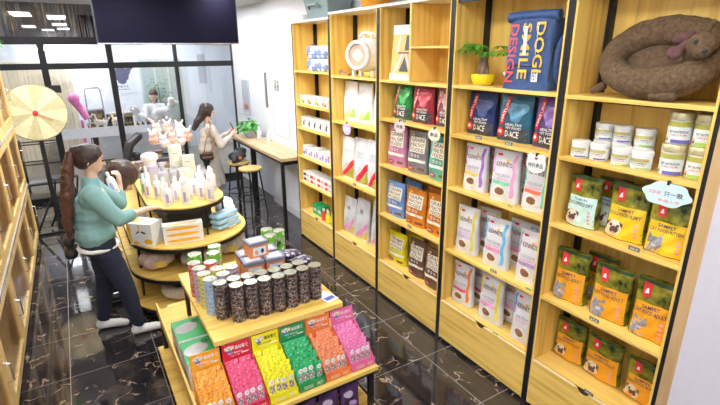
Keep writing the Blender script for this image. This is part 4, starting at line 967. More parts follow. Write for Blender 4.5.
# tall green tins at the back
def tall_tin(x, y, z, h, label, group, r=.045):
    o = thing('pet_food_tin', label, 'tin', (x, y, z), random.uniform(-2, -1), group)
    MB().lathe([(r*.96, 0), (r, .003), (r, h-.004), (r*.97, h)], 24, cap=False).build('tin_body', speck('tall_green_print', (.16, .52, .05), [(.75, .78, .72), (.5, .5, .5), (.06, .08, .05)], 45, .35, .60), o, smooth=True)
    MB().lathe([(r*.98, h), (r*.90, h+.001), (r*.88, h-.002), (.001, h-.002)], 24, cap=False).build('lid', LIDM, o, smooth=True)
for i, (x, y, d_) in enumerate([(.548, 3.06, 'at the back left corner'), (.665, 3.02, 'just left of the cartons, nearer one'), (.70, 3.13, 'just left of the cartons, farther one'), (1.11, 3.11, 'behind the cartons, nearer one'), (1.20, 3.17, 'behind the cartons, at the right'), (1.13, 3.24, 'behind the cartons, farthest one')]):
    tall_tin(x, y, TZ+.0005, .125, f'green tin {d_}, lower one of its stack', 'green tins at the back of the table')
    tall_tin(x, y, TZ+.1262, .125, f'green tin {d_}, upper one of its stack', 'green tins at the back of the table')
# orange and navy cartons
def gift_carton(x, y, z, rz, label, s=.155, h=.095):
    o = thing('tin_carton', label, 'box', (x, y, z), rz, 'orange and slate cartons')
    OC = plain('carton_orange', (.78, .27, .09), .5); SC = plain('carton_slate', (.20, .21, .28), .45)
    MB().box(-s/2, s/2, -s*.42, s*.42, 0, h*.80).build('box_body', OC, o, bevel=.002)
    MB().box(-s/2-.003, s/2+.003, -s*.42-.003, s*.42+.003, h*.80, h).build('lid', SC, o, bevel=.003)
    F = lambda u, v, off=.001: Vector(((u-.5)*s, -s*.42-off, h*.8*v)); G = lambda u, v, off=.001: Vector(((u-.5)*s, (v-.5)*s*.8, h+off))
    fp = decal('front_print', o, lambda k: (patch(k, plain('pale_blue_label', (.68, .74, .82), .5), F, .16, .86, .16, .86, 1, 1, .001), disc(k, plain('kibble_print2', (.7, .35, .2), .5), F, .34, .45, .1, .2, .002), disc(k, INK, F, .66, .5, .09, .2, .002)))
    decal('lid_print', o, lambda k: (patch(k, plain('pale_lid_panel', (.60, .62, .70), .5), G, .12, .88, .12, .88, 1, 1, .001)))
CS = [(.845, 2.745, 0, 'lower left front'), (.985, 2.735, 0, 'lower right front'), (.85, 2.875, 0, 'lower left rear'), (.985, 2.87, 0, 'lower right rear'), (.845, 2.745, 1, 'middle left front'), (.985, 2.735, 1, 'middle right front'), (.85, 2.875, 1, 'middle left rear'), (.985, 2.87, 1, 'middle right rear'), (.895, 2.80, 2, 'topmost'), ]
for x, y, k, d_ in CS: gift_carton(x, y, TZ+.0005+k*.1302, R(-3 if k < 2 else 4), f'orange printed carton with slate lid, {d_} one of the pile', .128, .13 if k < 2 else .105)
# dark pouches right of the cartons
DKP = speck('dark_violet_print', (.03, .03, .055), [(.22, .18, .30), (.55, .5, .6), (.08, .07, .14)], 60, .3, .55)
for i, (x, y, z, r_) in enumerate([(1.16, 2.68, 0, 5), (1.16, 2.83, 0, -12), (1.18, 2.97, 0, 20), (1.15, 2.69, 1, -20), (1.17, 2.84, 1, 14), (1.15, 2.98, 1, -8), (1.15, 2.75, 2, 30), (1.16, 2.90, 2, -18), (1.18, 2.71, 3, 10), (1.15, 2.86, 3, -24)]):
    d_ = ['bottom nearest', 'bottom middle', 'bottom farthest', 'second layer nearest', 'second layer middle', 'second layer farthest', 'third layer nearest', 'third layer farthest', 'top nearest', 'top farthest'][i]
    o = thing('snack_pouch', f'dark violet shiny snack pouch, {d_} of the pile right of the cartons', 'pouch', (x, y, TZ+.0008+.052*z), R(r_), 'dark violet snack pouches on the table')
    F2 = blob('pouch_body', [('e', (0, 0, .024), (.085, .066, .026))], DKP, o, .007, 2); MB().box(-.058, .058, .055, .068, .02, .023).build('crimped_end', plain('silver_violet', (.45, .42, .55), .3, .6), o)
t = thing('price_card', 'white and blue printed card lying at the right front corner of the tin table', 'sign', (1.235, 2.46, TZ+.0005), R(14), None)
MB().box(-.045, .045, -.07, .07, 0, .004).build('card', plain('pale_blue_card', (.74, .78, .88), .5), t); decal('blue_print', t, lambda k: patch(k, BLU, lambda u, v, o: Vector((-.035+.07*u, -.05+.04*v, .0045)), 0, 1, 0, 1, 1, 1))
# ================================================================ TREAT DISPLAY BOXES ON THE LOWER SHELF
DB = [('orange', (.92, .40, .03), .325, (.95, .42, .05)), ('red', (.72, .02, .06), .502, (.88, .12, .28)), ('yellow', (.90, .82, .01), .678, (.93, .88, .02)), ('green', (.02, .30, .09), .853, (.03, .48, .16)), ('coral', (.88, .22, .05), 1.028, (.92, .32, .14)), ('pink', (.88, .16, .42), 1.203, (.90, .25, .55))]
SAC = {}
for i, (n, c, x0, c2) in enumerate(DB):
    wdt = .165; xc = x0+wdt/2; y0 = 2.075
    t = thing('treat_display_box', f'{n} counter display box filled with treat sachets' + ('' if n != 'coral' else ', second from the right'), 'display box', (xc, y0, LZ+.0005), 0, 'treat display boxes on the lower shelf')
    cm = plain('board_'+n, c, .42)
    mb = MB(); h0, h1, dep = .055, .135, .25
    mb.box(-wdt/2, wdt/2, 0, .003, 0, h0); mb.box(-wdt/2, wdt/2, 0, dep, 0, .003)
    for s in (-1, 1):
        xa = s*wdt/2; xb = s*(wdt/2-.003)
        o_ = [(0, 0), (dep, 0), (dep, .20), (.02, h0)]
        M = Matrix(((0, 0, 1, 0), (1, 0, 0, 0), (0, 1, 0, 0), (0, 0, 0, 1))); mb.prism(o_, min(xa, xb), max(xa, xb), M)
    mb.build('tray', cm, t)
    hb = .285
    bc = MB(); MT = Matrix.Translation((0, dep, 0)) @ Matrix.Rotation(R(-6), 4, 'X'); bc.box(-wdt/2, wdt/2, -.003, 0, 0, hb, MT); bo = bc.build('header_card', cm, t)
    FH = lambda u, v, off=.0: MT @ Vector(((u-.5)*wdt, -.0035-off, hb*v))
    def pup(k):
        disc(k, CREAM, FH, .25, .90, .12, .055, .001); disc(k, FUR, FH, .12, .91, .05, .04, .0015); disc(k, FUR, FH, .38, .91, .05, .04, .0015)
        disc(k, INK, FH, .25, .885, .035, .014, .002); disc(k, INK, FH, .20, .915, .015, .01, .002); disc(k, INK, FH, .30, .915, .015, .01, .002)
        disc(k, plain('cartoon_blue', (.12, .18, .55), .5), FH, .25, .83, .09, .03, .0012)
    decal('puppy_drawing', bo, pup)
    decal('header_lettering', bo, lambda k: (k.m(PAPER if n != 'yellow' else INK), put_text(k, '美味零食', lambda u, v: FH(u, v, .001), .45, .93, .84, .93), put_text(k, 'PET SNACK', lambda u, v: FH(u, v, .001), .2, .72, .765, .80), k.m(PAPER), patch(k, PAPER, lambda u, v, o: FH(u, v, .0012), .66, .92, .73, .755, 1, 1), put_text(k, '12g x 30', lambda u, v: FH(u, v, .001), .25, .6, .71, .735)))
    FT_ = lambda u, v: Vector(((u-.5)*wdt, -.0012, h0*v))
    decal('front_lettering', t, lambda k: (k.m(CREAM), put_text(k, 'FOODS', FT_, .18, .52, .2, .62))); decal('front_lettering', t, lambda k: (k.m(CREAM), put_text(k, 'PET', FT_, .68, .9, .2, .62)))
    sm = speck('sachet_'+n, c2, [[min(1, q*1.05+.02) for q in c2], [q*.75 for q in c2], [min(1, q*.9+.12) for q in c2]], 70, .3, .45)
    # sachet: flat tube with crimped top; front row shows a dark window and a round white badge
    def sachet(par_label, x, y, z, tilt, front):
        key = (n, front)
        if key not in SAC:
            o = thing('treat_sachet', par_label, 'sachet', (0, 0, 0), 0, f'{n} treat sachets')
            fm = MB().m(sm); w0 = .042; Hs = .135
            rows = [(0, .002), (.15, .009), (.8, .009), (.93, .003), (1, .0015)]
            rr_ = []
            for v, d0 in rows: rr_.append([fm.bm.verts.new(p) for p in ((-w0/2, 0, v*Hs), (0, -d0, v*Hs), (w0/2, 0, v*Hs), (0, d0, v*Hs))])
            for a, b in zip(rr_, rr_[1:]):
                for q in range(4): fm.face([a[q], a[(q+1) % 4], b[(q+1) % 4], b[q]])
            fm.face(rr_[0][::-1]); fm.face(rr_[-1]); fm.build('sachet_body', None, o)
            SFc = lambda u, v, off=.0: Vector(((u-.5)*w0, -.0095*(1-abs(u-.5)*1.7)-off, v*Hs))
            if front:
                decal('dark_window_print', o, lambda k: patch(k, speck('window_print', (.25, .16, .16), [(.7, .7, .72), (.45, .3, .3)], 160, .4, .5), SFc, .15, .85, .30, .62, 2, 2, .0015))
                bdg = decal('white_badge', o, lambda k: disc(k, PAPER, SFc, .5, .78, .34, .11, .003)); decal('badge_face', bdg, lambda k: (disc(k, PINKP, SFc, .5, .76, .1, .03, .004), disc(k, INK, SFc, .4, .80, .04, .012, .004), disc(k, INK, SFc, .6, .80, .04, .012, .004)))
            else:
                decal('pale_print', o, lambda k: disc(k, plain('pale_'+n, [q*.6+.38 for q in c2], .4), SFc, .45, .86, .14, .02, .003))
            SAC[key] = o; r = o
        else: r = dup(SAC[key], (0, 0, 0))
        r.location = (x, y, z); r.rotation_euler = (R(tilt), R(random.uniform(-5, 5)), R(random.uniform(-6, 6))); r['label'] = par_label; r['group'] = f'{n} treat sachets'
    for rw in range(6):
        for q in range(4):
            xx = xc-.057+.038*q+random.uniform(-.002, .002)
            sachet(f'{n} treat sachet in the {ORD[rw+1]} row from the front, {ORD[q+1]} from the left', xx, y0+.028+.034*rw, LZ+.006+.012*rw, random.uniform(-18, -8)-rw*2.5, rw == 0)
# green window boxes at the left end of the lower shelf
for i, y in enumerate((2.56, 2.83)):
    o = thing('window_box', 'green box with a shaped clear window, '+('nearer' if i == 0 else 'farther')+' one left of the orange display box', 'box', (.415, y, LZ+.0005), 0, 'green window boxes')
    G = plain('window_box_green', (.02, .36, .10), .45)
    MB().box(-.09, .09, -.125, .125, 0, .17).build('box_body', PAPER, o)
    F = lambda u, v, off=0: Vector(((u-.5)*.18, (v-.5)*.25, .171+off))
    decal('green_top', o, lambda k: patch(k, G, F, 0, 1, 0, 1, 1, 1, 0))
    decal('shaped_window', o, lambda k: (disc(k, plain('grey_window', (.42, .42, .42), .2), F, .42, .55, .36, .26, .0015, 24, 0, lambda a: 1+.16*math.sin(2*a+.6)), disc(k, plain('window_dark_green', (.01, .12, .04), .4), F, .78, .80, .12, .1, .002)))
    MB().box(-.091, -.0905, -.12, .12, .01, .165).build('side_print', speck('grey_box_print', (.55, .55, .52), [(.3, .3, .3), (.7, .7, .65)], 25, .4, .6), o)
# purple packs on the bottom shelf
VP = foil('violet_pack_foil', (.13, .05, .20), (.03, .015, .05), .3, .3, 14)
k_ = 0
for r_ in range(2):
    for i in range(6):
        x = .47+.147*i; y = 2.13+.15*r_
        o = thing('violet_snack_pack', f'purple foil snack pack, {ORD[i+1]} from the left in the {"front" if r_ == 0 else "back"} row of the bottom shelf', 'pouch', (x, y, .1008), R(random.uniform(-12, 12)), 'purple snack packs on the bottom shelf')
        F = bag_F(.135, .07, .20, .2, .04, seed=i); mb = MB().m(VP); bag_body(mb, F); mb.build('pouch_body', None, o, smooth=True)
        decal('pale_print', o, lambda k: (disc(k, plain('pale_violet', (.62, .52, .70), .4), F, .4, .70, .25, .12, .003), disc(k, plain('lilac_print', (.45, .30, .62), .4), F, .62, .38, .2, .1, .003), disc(k, plain('pale_green_print', (.5, .6, .45), .4), F, .4, .18, .22, .08, .003)))
# yellow carton standing behind the table's left end
t = thing('yellow_carton', 'yellow carton with dark print on the floor between the tin table and the island', 'box', (.52, 3.68, .0005), R(2)); MB().box(-.11, .11, -.08, .08, 0, .30).build('box_body', plain('carton_yellow', (.85, .68, .16), .5), t, bevel=.003)
decal('dark_print_line', t, lambda k: patch(k, INK, lambda u, v, o: Vector(((u-.5)*.22, -.081, .3*v)), .12, .6, .80, .86, 1, 1))
MB().box(-.112, .112, -.082, .082, .29, .302).build('lid_flap', plain('carton_yellow2', (.88, .74, .25), .5), t)
# ================================================================ ROUND-ENDED ISLAND
icx, icy = .78, 4.45
t = thing('island_display', 'round-ended four-tier oak island with black edges stacked with pet care goods', 'display island', (icx, icy, 0))
def stadium(r, y1, n=20):
    pts = [(r*math.cos(a), r*math.sin(a)) for a in [math.pi+math.pi*i/n for i in range(n+1)]]
    return pts+[(r*math.cos(a), y1+r*math.sin(a)*.6) for a in [math.pi*i/n for i in range(n+1)]]
RB = 1.75
for nm, r, z, e in (('top_tier', .345, 1.0, 0), ('middle_tier', .53, .70, 0), ('lower_tier', .56, .42, 0), ('base_tier', .60, .14, 0)):
    MB().prism(stadium(r, RB), z-.016, z).build(nm, OAKX if nm != 'x' else OAK, t, bevel=.002)
    MB().prism(stadium(r+.003, RB), z-.048, z-.0165).build('black_edge_frame', BLACK, t)
for a in (190, 270, 350):
    x, y = .50*math.cos(R(a)), .50*math.sin(R(a)); MB().bar((x, y, 0), (x*.95, y*.95, .655), .018).build('upright', BLACK, t)
    x, y = .33*math.cos(R(a+(18 if a == 270 else 0))), .33*math.sin(R(a+(18 if a == 270 else 0))); MB().bar((x, y, .70), (x, y, .955), .016).build('upright', BLACK, t)
for y in (.9, 1.7):
    for s in (-1, 1): MB().bar((s*.49, y, 0), (s*.49, y, .655), .02).build('upright', BLACK, t); MB().bar((s*.32, y, .70), (s*.32, y, .955), .018).build('upright', BLACK, t)
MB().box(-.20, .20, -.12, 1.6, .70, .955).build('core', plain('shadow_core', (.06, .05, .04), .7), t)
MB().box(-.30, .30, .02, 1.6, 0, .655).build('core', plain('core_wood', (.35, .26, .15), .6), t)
IZ = 1.0005
# shampoo bottles
SHB = [(.60, 4.27), (.68, 4.34), (.745, 4.22), (.80, 4.36), (.90, 4.30), (.955, 4.19), (1.00, 4.38), (.87, 4.45), (1.06, 4.52), (.96, 4.52), (1.075, 4.66), (.60, 4.42), (.71, 4.46), (.98, 4.68), (.56, 4.53), (.80, 4.58)]
def bottle(x, y, h, r, label, group, body, capm, lab, z=IZ, cat_='bottle', rz=None):
    o = thing('shampoo_bottle', label, cat_, (x, y, z), rz if rz is not None else R(random.uniform(-20, 10)), group)
    MB().lathe([(r*.9, 0), (r, .006), (r, h*.62), (r*.85, h*.72), (r*.35, h*.80), (r*.35, h*.83)], 20, sy=.72).build('bottle_body', body, o, smooth=True)
    MB().lathe([(r*.42, h*.83), (r*.42, h*.96), (r*.3, h)], 14).build('cap', capm, o, smooth=True)
    F = lambda u, v, off=.001: Vector(((r+off)*math.sin((u-.5)*2), -(r*.72+off)*math.cos((u-.5)*2), h*v))
    decal('label_print', o, lambda k: (patch(k, lab, F, .22, .52, .12, .52, 3, 1, .001), patch(k, plain('print_soft_green', (.55, .72, .58), .5), F, .60, .80, .10, .22, 3, 1, .001)))
    return o
pos = ['at the far left of the front', 'second from the left', 'front left at the edge', 'behind the front left pair', 'left of the centre pair', 'front centre at the edge', 'right of the centre pair', 'behind the centre pair', 'at the right edge', 'inside the right edge', 'rightmost and farthest on the right', 'left side second row', 'middle of the second row', 'right side third row', 'left side third row', 'middle of the third row']
PV = [plain('lavender_print', (.48, .38, .72), .5), plain('soft_violet_print', (.56, .48, .78), .5)]
for i, (x, y) in enumerate(SHB):
    bottle(x, y, .205+.01*(i % 3), .038, 'white shampoo bottle with lavender print '+pos[i], 'white shampoo bottles on the island', WHITEP, WHITEP, PV[i % 2])
for i, (x, y) in enumerate([(.66, 4.80), (.77, 4.83), (.68, 4.93)]):
    bottle(x, y, .25, .052, 'grey shampoo bottle, '+['left', 'right', 'rear'][i]+' one behind the white bottles', 'grey shampoo bottles', plain('grey_bottle', (.46, .46, .52), .35), plain('grey_cap', (.5, .5, .55), .4), plain('grey_label', (.66, .66, .72), .5))
for i, (x, y, c, k2) in enumerate([(.49, 4.62, (.70, .25, .35), 'pink'), (.47, 4.74, (.20, .55, .18), 'green'), (.485, 4.86, (.10, .45, .70), 'blue'), (.53, 4.98, (.80, .18, .08), 'red')]):
    bottle(x, y, .21, .030, f'slim {k2} labelled spray bottle at the left edge of the island', 'coloured spray bottles on the island', WHITEP if i != 2 else plain('cyan_bottle', (.06, .42, .66), .3), WHITEP if i != 2 else BLACKP, plain('spray_'+k2, c, .4))
# cream tall cartons in the middle of the island
CRM = plain('cream_carton', (.78, .78, .66), .5)
for i, (x, y, w_, h_, r_) in enumerate([(.83, 4.98, .11, .40, 8), (.93, 4.90, .12, .30, -4), (.86, 4.77, .10, .20, 0)]):
    o = thing('tall_carton', ['tallest cream carton standing in the middle of the island', 'cream carton right of the tallest one on the island', 'short cream carton in front of the taller cream ones'][i], 'box', (x, y, IZ), R(r_), 'cream cartons on the island')
    MB().box(-w_/2, w_/2, -.04, .04, 0, h_).build('box_body', CRM, o, bevel=.002)
    decal('side_print', o, lambda k: (patch(k, plain('pale_gold_print', (.66, .62, .42), .5), lambda u, v, o_: Vector(((u-.5)*w_, -.041, h_*v)), .1, .9, .55, .60, 1, 1), patch(k, plain('brown_thin', (.3, .22, .15), .5), lambda u, v, o_: Vector(((u-.5)*w_, -.041, h_*v)), .2, .6, .80, .815, 1, 1)))
# white mushroom-topped dispenser on a yellow-banded tin
t = thing('cotton_canister', 'white round-topped canister with yellow band at the left of the island', 'canister', (.60, 5.12, IZ))
MB().lathe([(.066, 0), (.07, .005), (.07, .16)], 24).build('canister_body', plain('pale_violet_canister', (.62, .60, .72), .4), t, smooth=True)
MB().lathe([(.0715, .16), (.0715, .19), (.001, .19)], 24, cap=False).build('yellow_band', plain('band_yellow', (.92, .62, .05), .4), t)
MB().lathe([(.060, .191), (.062, .24), (.085, .26), (.082, .30), (.05, .32), (.001, .322)], 24, cap=False).build('lid', WHITEP, t, smooth=True)
# dark merchandise and small packs at the rear of the island
for i, (x, y, w_, h_, c) in enumerate([(.76, 5.30, .16, .22, (.05, .05, .07)), (.72, 5.55, .14, .26, (.12, .07, .06)), (.93, 5.38, .12, .20, (.3, .27, .3)), (.55, 5.45, .12, .18, (.25, .2, .22))]):
    o = thing('grooming_product_box', ['black printed box behind the grey bottles', 'dark brown box at the rear of the island', 'grey box behind the cream cartons', 'dusky box behind the canister'][i], 'box', (x, y, IZ), R(6*i-8), 'dark boxes at the rear of the island')
    MB().box(-w_/2, w_/2, -.05, .05, 0, h_).build('box_body', plain('dark_box_%d' % i, c, .4), o, bevel=.002)
    decal('front_print', o, lambda k: patch(k, speck('busy_box_print', (.2, .16, .14), [(.6, .55, .5), (.35, .25, .2), (.75, .72, .7)], 40, .4, .5), lambda u, v, o_: Vector(((u-.5)*w_, -.051, h_*v)), .1, .9, .15, .85, 1, 1))
CLB = plain('clear_pouch_silver', (.62, .62, .68), .2, .4)
for i in range(10):
    x = .98+.05*(i % 3); y = 4.86+.13*(i//3); 
    o = thing('clear_snack_pouch', f'small silvery clear pouch, {["left", "middle", "right"][i % 3]} one of the {ORD[i//3+1]} row on the island right side', 'pouch', (x, y, IZ+.0003), R(-20+9*i), 'silvery clear pouches on the island')
    F = bag_F(.085, .03, .12+.01*(i % 3), .2, .04, seed=i); mb = MB().m(CLB); bag_body(mb, F, 8, 6); mb.build('pouch_body', None, o, smooth=True)
    decal('dark_contents', o, lambda k: disc(k, plain('dark_contents', (.12, .10, .14), .4), F, .5, .4, .3, .25, .002))
# plush toys hung at the island's rear
t = thing('toy_stand', 'slim stand with a brown post carrying pink and white plush toys', 'stand', (.92, 5.75, IZ))
MB().lathe([(.10, 0), (.10, .012), (.02, .02)], 20).build('base', plain('stand_base', (.25, .18, .14), .5), t, smooth=True)
MB().tube([(0, 0, .02), (.0, .0, .30)], .022, 10).build('post', plain('stand_tan', (.62, .40, .28), .6), t, smooth=True)
MB().tube([(-.20, 0, .30), (.20, 0, .30)], .008, 8).build('crossbar', STEEL, t)
PKP = [plain('plush_pink', (.86, .50, .42), .9, var=.2, bump=.4), plain('plush_white', (.82, .78, .82), .9, var=.1, bump=.4), plain('plush_peach', (.85, .60, .50), .9, var=.2, bump=.4)]
for i, (x, y, z) in enumerate([(.74, 5.70, 1.36), (.84, 5.66, 1.32), (.94, 5.66, 1.34), (1.03, 5.68, 1.32), (1.12, 5.72, 1.36), (.80, 5.78, 1.44), (.92, 5.78, 1.45), (1.05, 5.78, 1.43), (.93, 5.62, 1.20)]):
    o = thing('plush_toy', ['pink plush toy at the left end of the bunch', 'white faced plush toy in front left of the bunch', 'peach plush toy in the front middle of the bunch', 'white plush toy front right of the bunch', 'pink plush toy at the right end', 'peach plush toy top left', 'pink plush toy at the top of the bunch', 'white plush toy top right', 'peach plush toy hanging lowest'][i], 'plush toy', (x, y, z), R(-20), 'plush toys on the island stand')
    pm = PKP[[0, 1, 2, 1, 0, 2, 0, 1, 2][i]]
    blob('body', [('e', (0, 0, 0), (.054, .05, .062)), ('e', (0, -.012, .052), (.042, .040, .040))], pm, o, .009, 2, .003, 40)
    for s in (-1, 1): blob('ear', [('c', (s*.025, -.005, .085), .013, (s*.040, 0, .11), .012)], PKP[(i+1) % 3], o, .005, 1)
    for s in (-1, 1): MB().ball((s*.015, -.051, .060), .005, 8).build('eye', INK, o)
# middle tier
MZ = .7005
def wrap_box(name, label, x, y, z, sx, sy, sz, rz, base, fn, group=None):
    o = thing(name, label, 'box', (x, y, z), R(rz), group); MB().box(-sx/2, sx/2, -sy/2, sy/2, 0, sz).build('box_body', base, o, bevel=.003)
    F = lambda u, v, off=.001: Vector(((u-.5)*sx, -sy/2-off, v*sz)); G = lambda u, v, off=.001: Vector(((u-.5)*sx, (v-.5)*sy, sz+off))
    fn(o, F, G); return o
ORP = plain('amber_print', (.95, .50, .04), .45)
def stripes(o, F, G):
    decal('amber_stripes', o, lambda k: [disc(k, ORP, F, .48, .18+.31*q, .42, .085, .001, 20) for q in range(3)]); decal('top_amber_stripe', o, lambda k: patch(k, ORP, G, .03, .85, .1, .35, 1, 1, .001))
wrap_box('striped_carton', 'white carton with amber oval stripes on the front of the middle tier', .665, 4.095, MZ, .33, .10, .175, -8, PAPER, stripes)
def catbox(o, F, G):
    decal('amber_panel', o, lambda k: patch(k, ORP, F, .0, .10, .1, .9, 1, 1, .001)); decal('amber_spot', o, lambda k: disc(k, ORP, F, .80, .20, .18, .12, .001)); decal('amber_spot', o, lambda k: disc(k, ORP, F, .28, .12, .14, .09, .001))
    decal('cat_outline', o, lambda k: (poly(k, INK, F, [(.3, .55), (.42, .68), (.50, .60), (.58, .68), (.75, .60), (.72, .56), (.5, .55)], .0015), disc(k, PAPER, F, .5, .48, .16, .14, .002), poly(k, ORP, F, [(.44, .62), (.48, .62), (.48, .95), (.42, .95)], .0015)))
    decal('top_print', o, lambda k: (patch(k, ORP, G, .05, .25, .2, .8, 1, 1, .001), patch(k, plain('grey_text_print', (.4, .38, .4), .5), G, .45, .85, .35, .5, 1, 1, .001)))
wrap_box('cat_carton', 'white and amber carton with a cat outline left on the middle tier', .385, 4.245, MZ, .22, .17, .20, -42, PAPER, catbox)
wrap_box('cat_carton', 'white carton standing farther left on the middle tier', .35, 4.60, MZ, .12, .16, .20, -75, PAPER, catbox)
BPK = plain('pale_blue_pack', (.42, .66, .84), .35, var=.1)
for i in range(3):
    o = thing('wipes_pack', 'pale blue wipes pack, '+['bottom', 'middle', 'top'][i]+' one of the stack on the middle tier', 'pack', (1.09-.008*i, 4.26+.006*i, MZ+.052*i), R(28+3*i), 'pale blue wipes packs')
    blob('pack_body', [('c', (-.12, sy*.022, .026), .0245, (.12, sy*.022, .026), .0245) for sy in (-2, -1, 0, 1, 2)], BPK, o, .009, 3)
    MB().box(-.035, .035, -.015, .02, .0508, .053).build('reseal_flap', plain('flap_grey', (.62, .68, .72), .4), o); MB().box(-.05, .05, -.084, -.080, .012, .030).build('printed_text', plain('print_blue_pack', (.75, .82, .9), .4), o)
o = thing('cotton_pad_bag', 'puffy white cotton bag behind the blue wipes packs', 'bag', (1.18, 4.60, MZ+.001)); blob('bag_body', [('e', (0, 0, .075), (.10, .14, .072)), ('e', (.03, .08, .1), (.08, .08, .07))], plain('soft_white_pack', (.78, .76, .74), .6, var=.08), o, .012, 3, .008, 16); MB().box(-.04, .04, -.145, -.135, .05, .08).build('paper_label', plain('pink_label', (.8, .55, .55), .5), o)
# lower tiers
CLR = plain('cloudy_plastic', (.50, .47, .46), .15, var=.35, scale=12)
for i, (x, y, r_, sc) in enumerate([(.44, 4.27, 0, 1), (.77, 4.12, 8, 1.05), (1.11, 4.27, -10, 1)]):
    o = thing('bagged_pet_bed', ['pinkish folded pet bed in clear wrap, left on the lower tier', 'grey fleece pet bed in clear wrap, middle of the lower tier', 'pale pet bed in clear wrap, right on the lower tier'][i], 'pet bed', (x, y, .4208), R(r_), 'wrapped pet beds on the lower tier'); o.scale = (1.08, 1.08, 1.15)
    blob('wrapped_bed', [('e', (0, 0, .09), (.15, .115, .082)), ('e', (.04, .02, .12), (.10, .08, .06))], [plain('dusty_pink_fleece', (.55, .40, .36), .5, var=.2), CLR, plain('pale_fleece', (.6, .55, .5), .5, var=.2)][i], o, .012, 2, .012, 18)
    MB().box(-.03, .05, -.123, -.118, .05, .10).build('paper_label', plain('yellowish_label', (.72, .55, .12), .5), o)
CF = plain('cream_fleece', (.72, .64, .52), .8, var=.15, bump=.4); CFI = plain('taupe_fleece', (.24, .20, .17), .85, var=.2, bump=.4)
for i, (x, y) in enumerate([(.60, 4.21), (.965, 4.21)]):
    o = thing('round_pet_bed', ['cream round pet bed with taupe middle, left on the base tier', 'cream round pet bed with taupe middle, right on the base tier'][i], 'pet bed', (x, y, .1408), 0, 'round pet beds on the base tier')
    ri = [('c', (.12*math.cos(2*math.pi*k/16), .14*math.sin(2*math.pi*k/16), .075), .058, (.12*math.cos(2*math.pi*(k+1)/16), .14*math.sin(2*math.pi*(k+1)/16), .075), .058) for k in range(16)]
    blob('bolster_ring', ri, CF, o, .012, 3); blob('cushion', [('e', (0, 0, .06), (.10, .11, .05))], CFI, o, .012, 2)
# ================================================================ CAGE CABINET ON THE LEFT
XC = -.625
t = thing('cage_cabinet', 'tall pale wood pet cage cabinet with glass doors along the left wall', 'cabinet', (XC, 4.2, 0))
ys = [6.9, 5.99, 5.08, 4.17, 3.26, 2.35]; zs = [.06, .74, 1.48, 2.18]
Y = lambda y: y-4.2
MB().box(-.50, -.05, Y(2.35), Y(6.9), 0, .06).build('plinth', plain('plinth_dark', (.22, .18, .12), .5), t)
for y in (6.9, 2.35): MB().box(-.55, -.02, Y(y)-.012, Y(y)+.012, .061, 2.20).build('side_panel', PINEC, t)
MB().box(-.55, -.53, Y(2.365), Y(6.885), .061, 2.20).build('back_panel', PINEC, t)
MB().box(-.56, .0, Y(2.33), Y(6.92), 2.201, 2.235).build('top_board', PINEY, t)
for z in zs[:-1]: MB().box(-.53, -.025, Y(2.365), Y(6.885), z-.0, z+.022).build('floor_board', PINEY, t)
for y in ys[1:-1]: MB().box(-.53, -.025, Y(y)-.009, Y(y)+.009, .085, 2.20).build('partition_board', PINEC, t)
for a in range(3):
    z0, z1 = zs[a]+.03, zs[a+1]-.012
    for y1, y0 in zip(ys, ys[1:]):
        d = MB(); w = .075
        ya, yb = Y(y0)+.006, Y(y1)-.006
        d.box(-.02, .004, ya, ya+w, z0, z1); d.box(-.02, .004, yb-w, yb, z0, z1); d.box(-.02, .004, ya+w, yb-w, z0, z0+w); d.box(-.02, .004, ya+w, yb-w, z1-w, z1)
        dr = d.build('door', PINEC, t)
        MB().box(-.012, -.006, ya+w, yb-w, z0+w, z1-w).build('door_pane', CABGLASS, dr)
        hm = (z0+z1)/2
        MB().tube([(.004, yb-.03, hm-.07), (.035, yb-.03, hm-.06), (.035, yb-.03, hm+.06), (.004, yb-.03, hm+.07)], .006, 8).build('handle', STEEL, dr)
for z in (.745, 1.485): MB().box(-.018, .014, Y(2.36), Y(6.89), z-.008, z+.020).build('front_rail', plain('aluminium_rail', (.72, .70, .66), .25, .6), t)
# potted vine on the cabinet
t = thing('potted_vine', 'leafy green potted plant standing on the cage cabinet, cut by the photo edge', 'plant', (XC-.12, 6.75, 2.2355))
MB().lathe([(.06, 0), (.085, .10), (.09, .12), (.08, .12), (.07, .02), (.001, .02)], 20, cap=False).build('pot', WHITEP, t, smooth=True)
rnd = random.Random(5); lf = MB()
for i in range(60):
    a = rnd.uniform(0, 6.28); el = rnd.uniform(-.1, 1.3); L = rnd.uniform(.08, .20)
    tip = Vector((math.cos(a)*math.cos(el)*L, math.sin(a)*math.cos(el)*L, .12+math.sin(el)*L*.8)); lf.tube([(0, 0, .10), tip], .0015, 4)
    leaf(lf, tip, (math.cos(a), math.sin(a), .1), .07, .05, .6)
lf.build('foliage', plain('vine_green', (.10, .40, .06), .4, var=.4, scale=20), t)
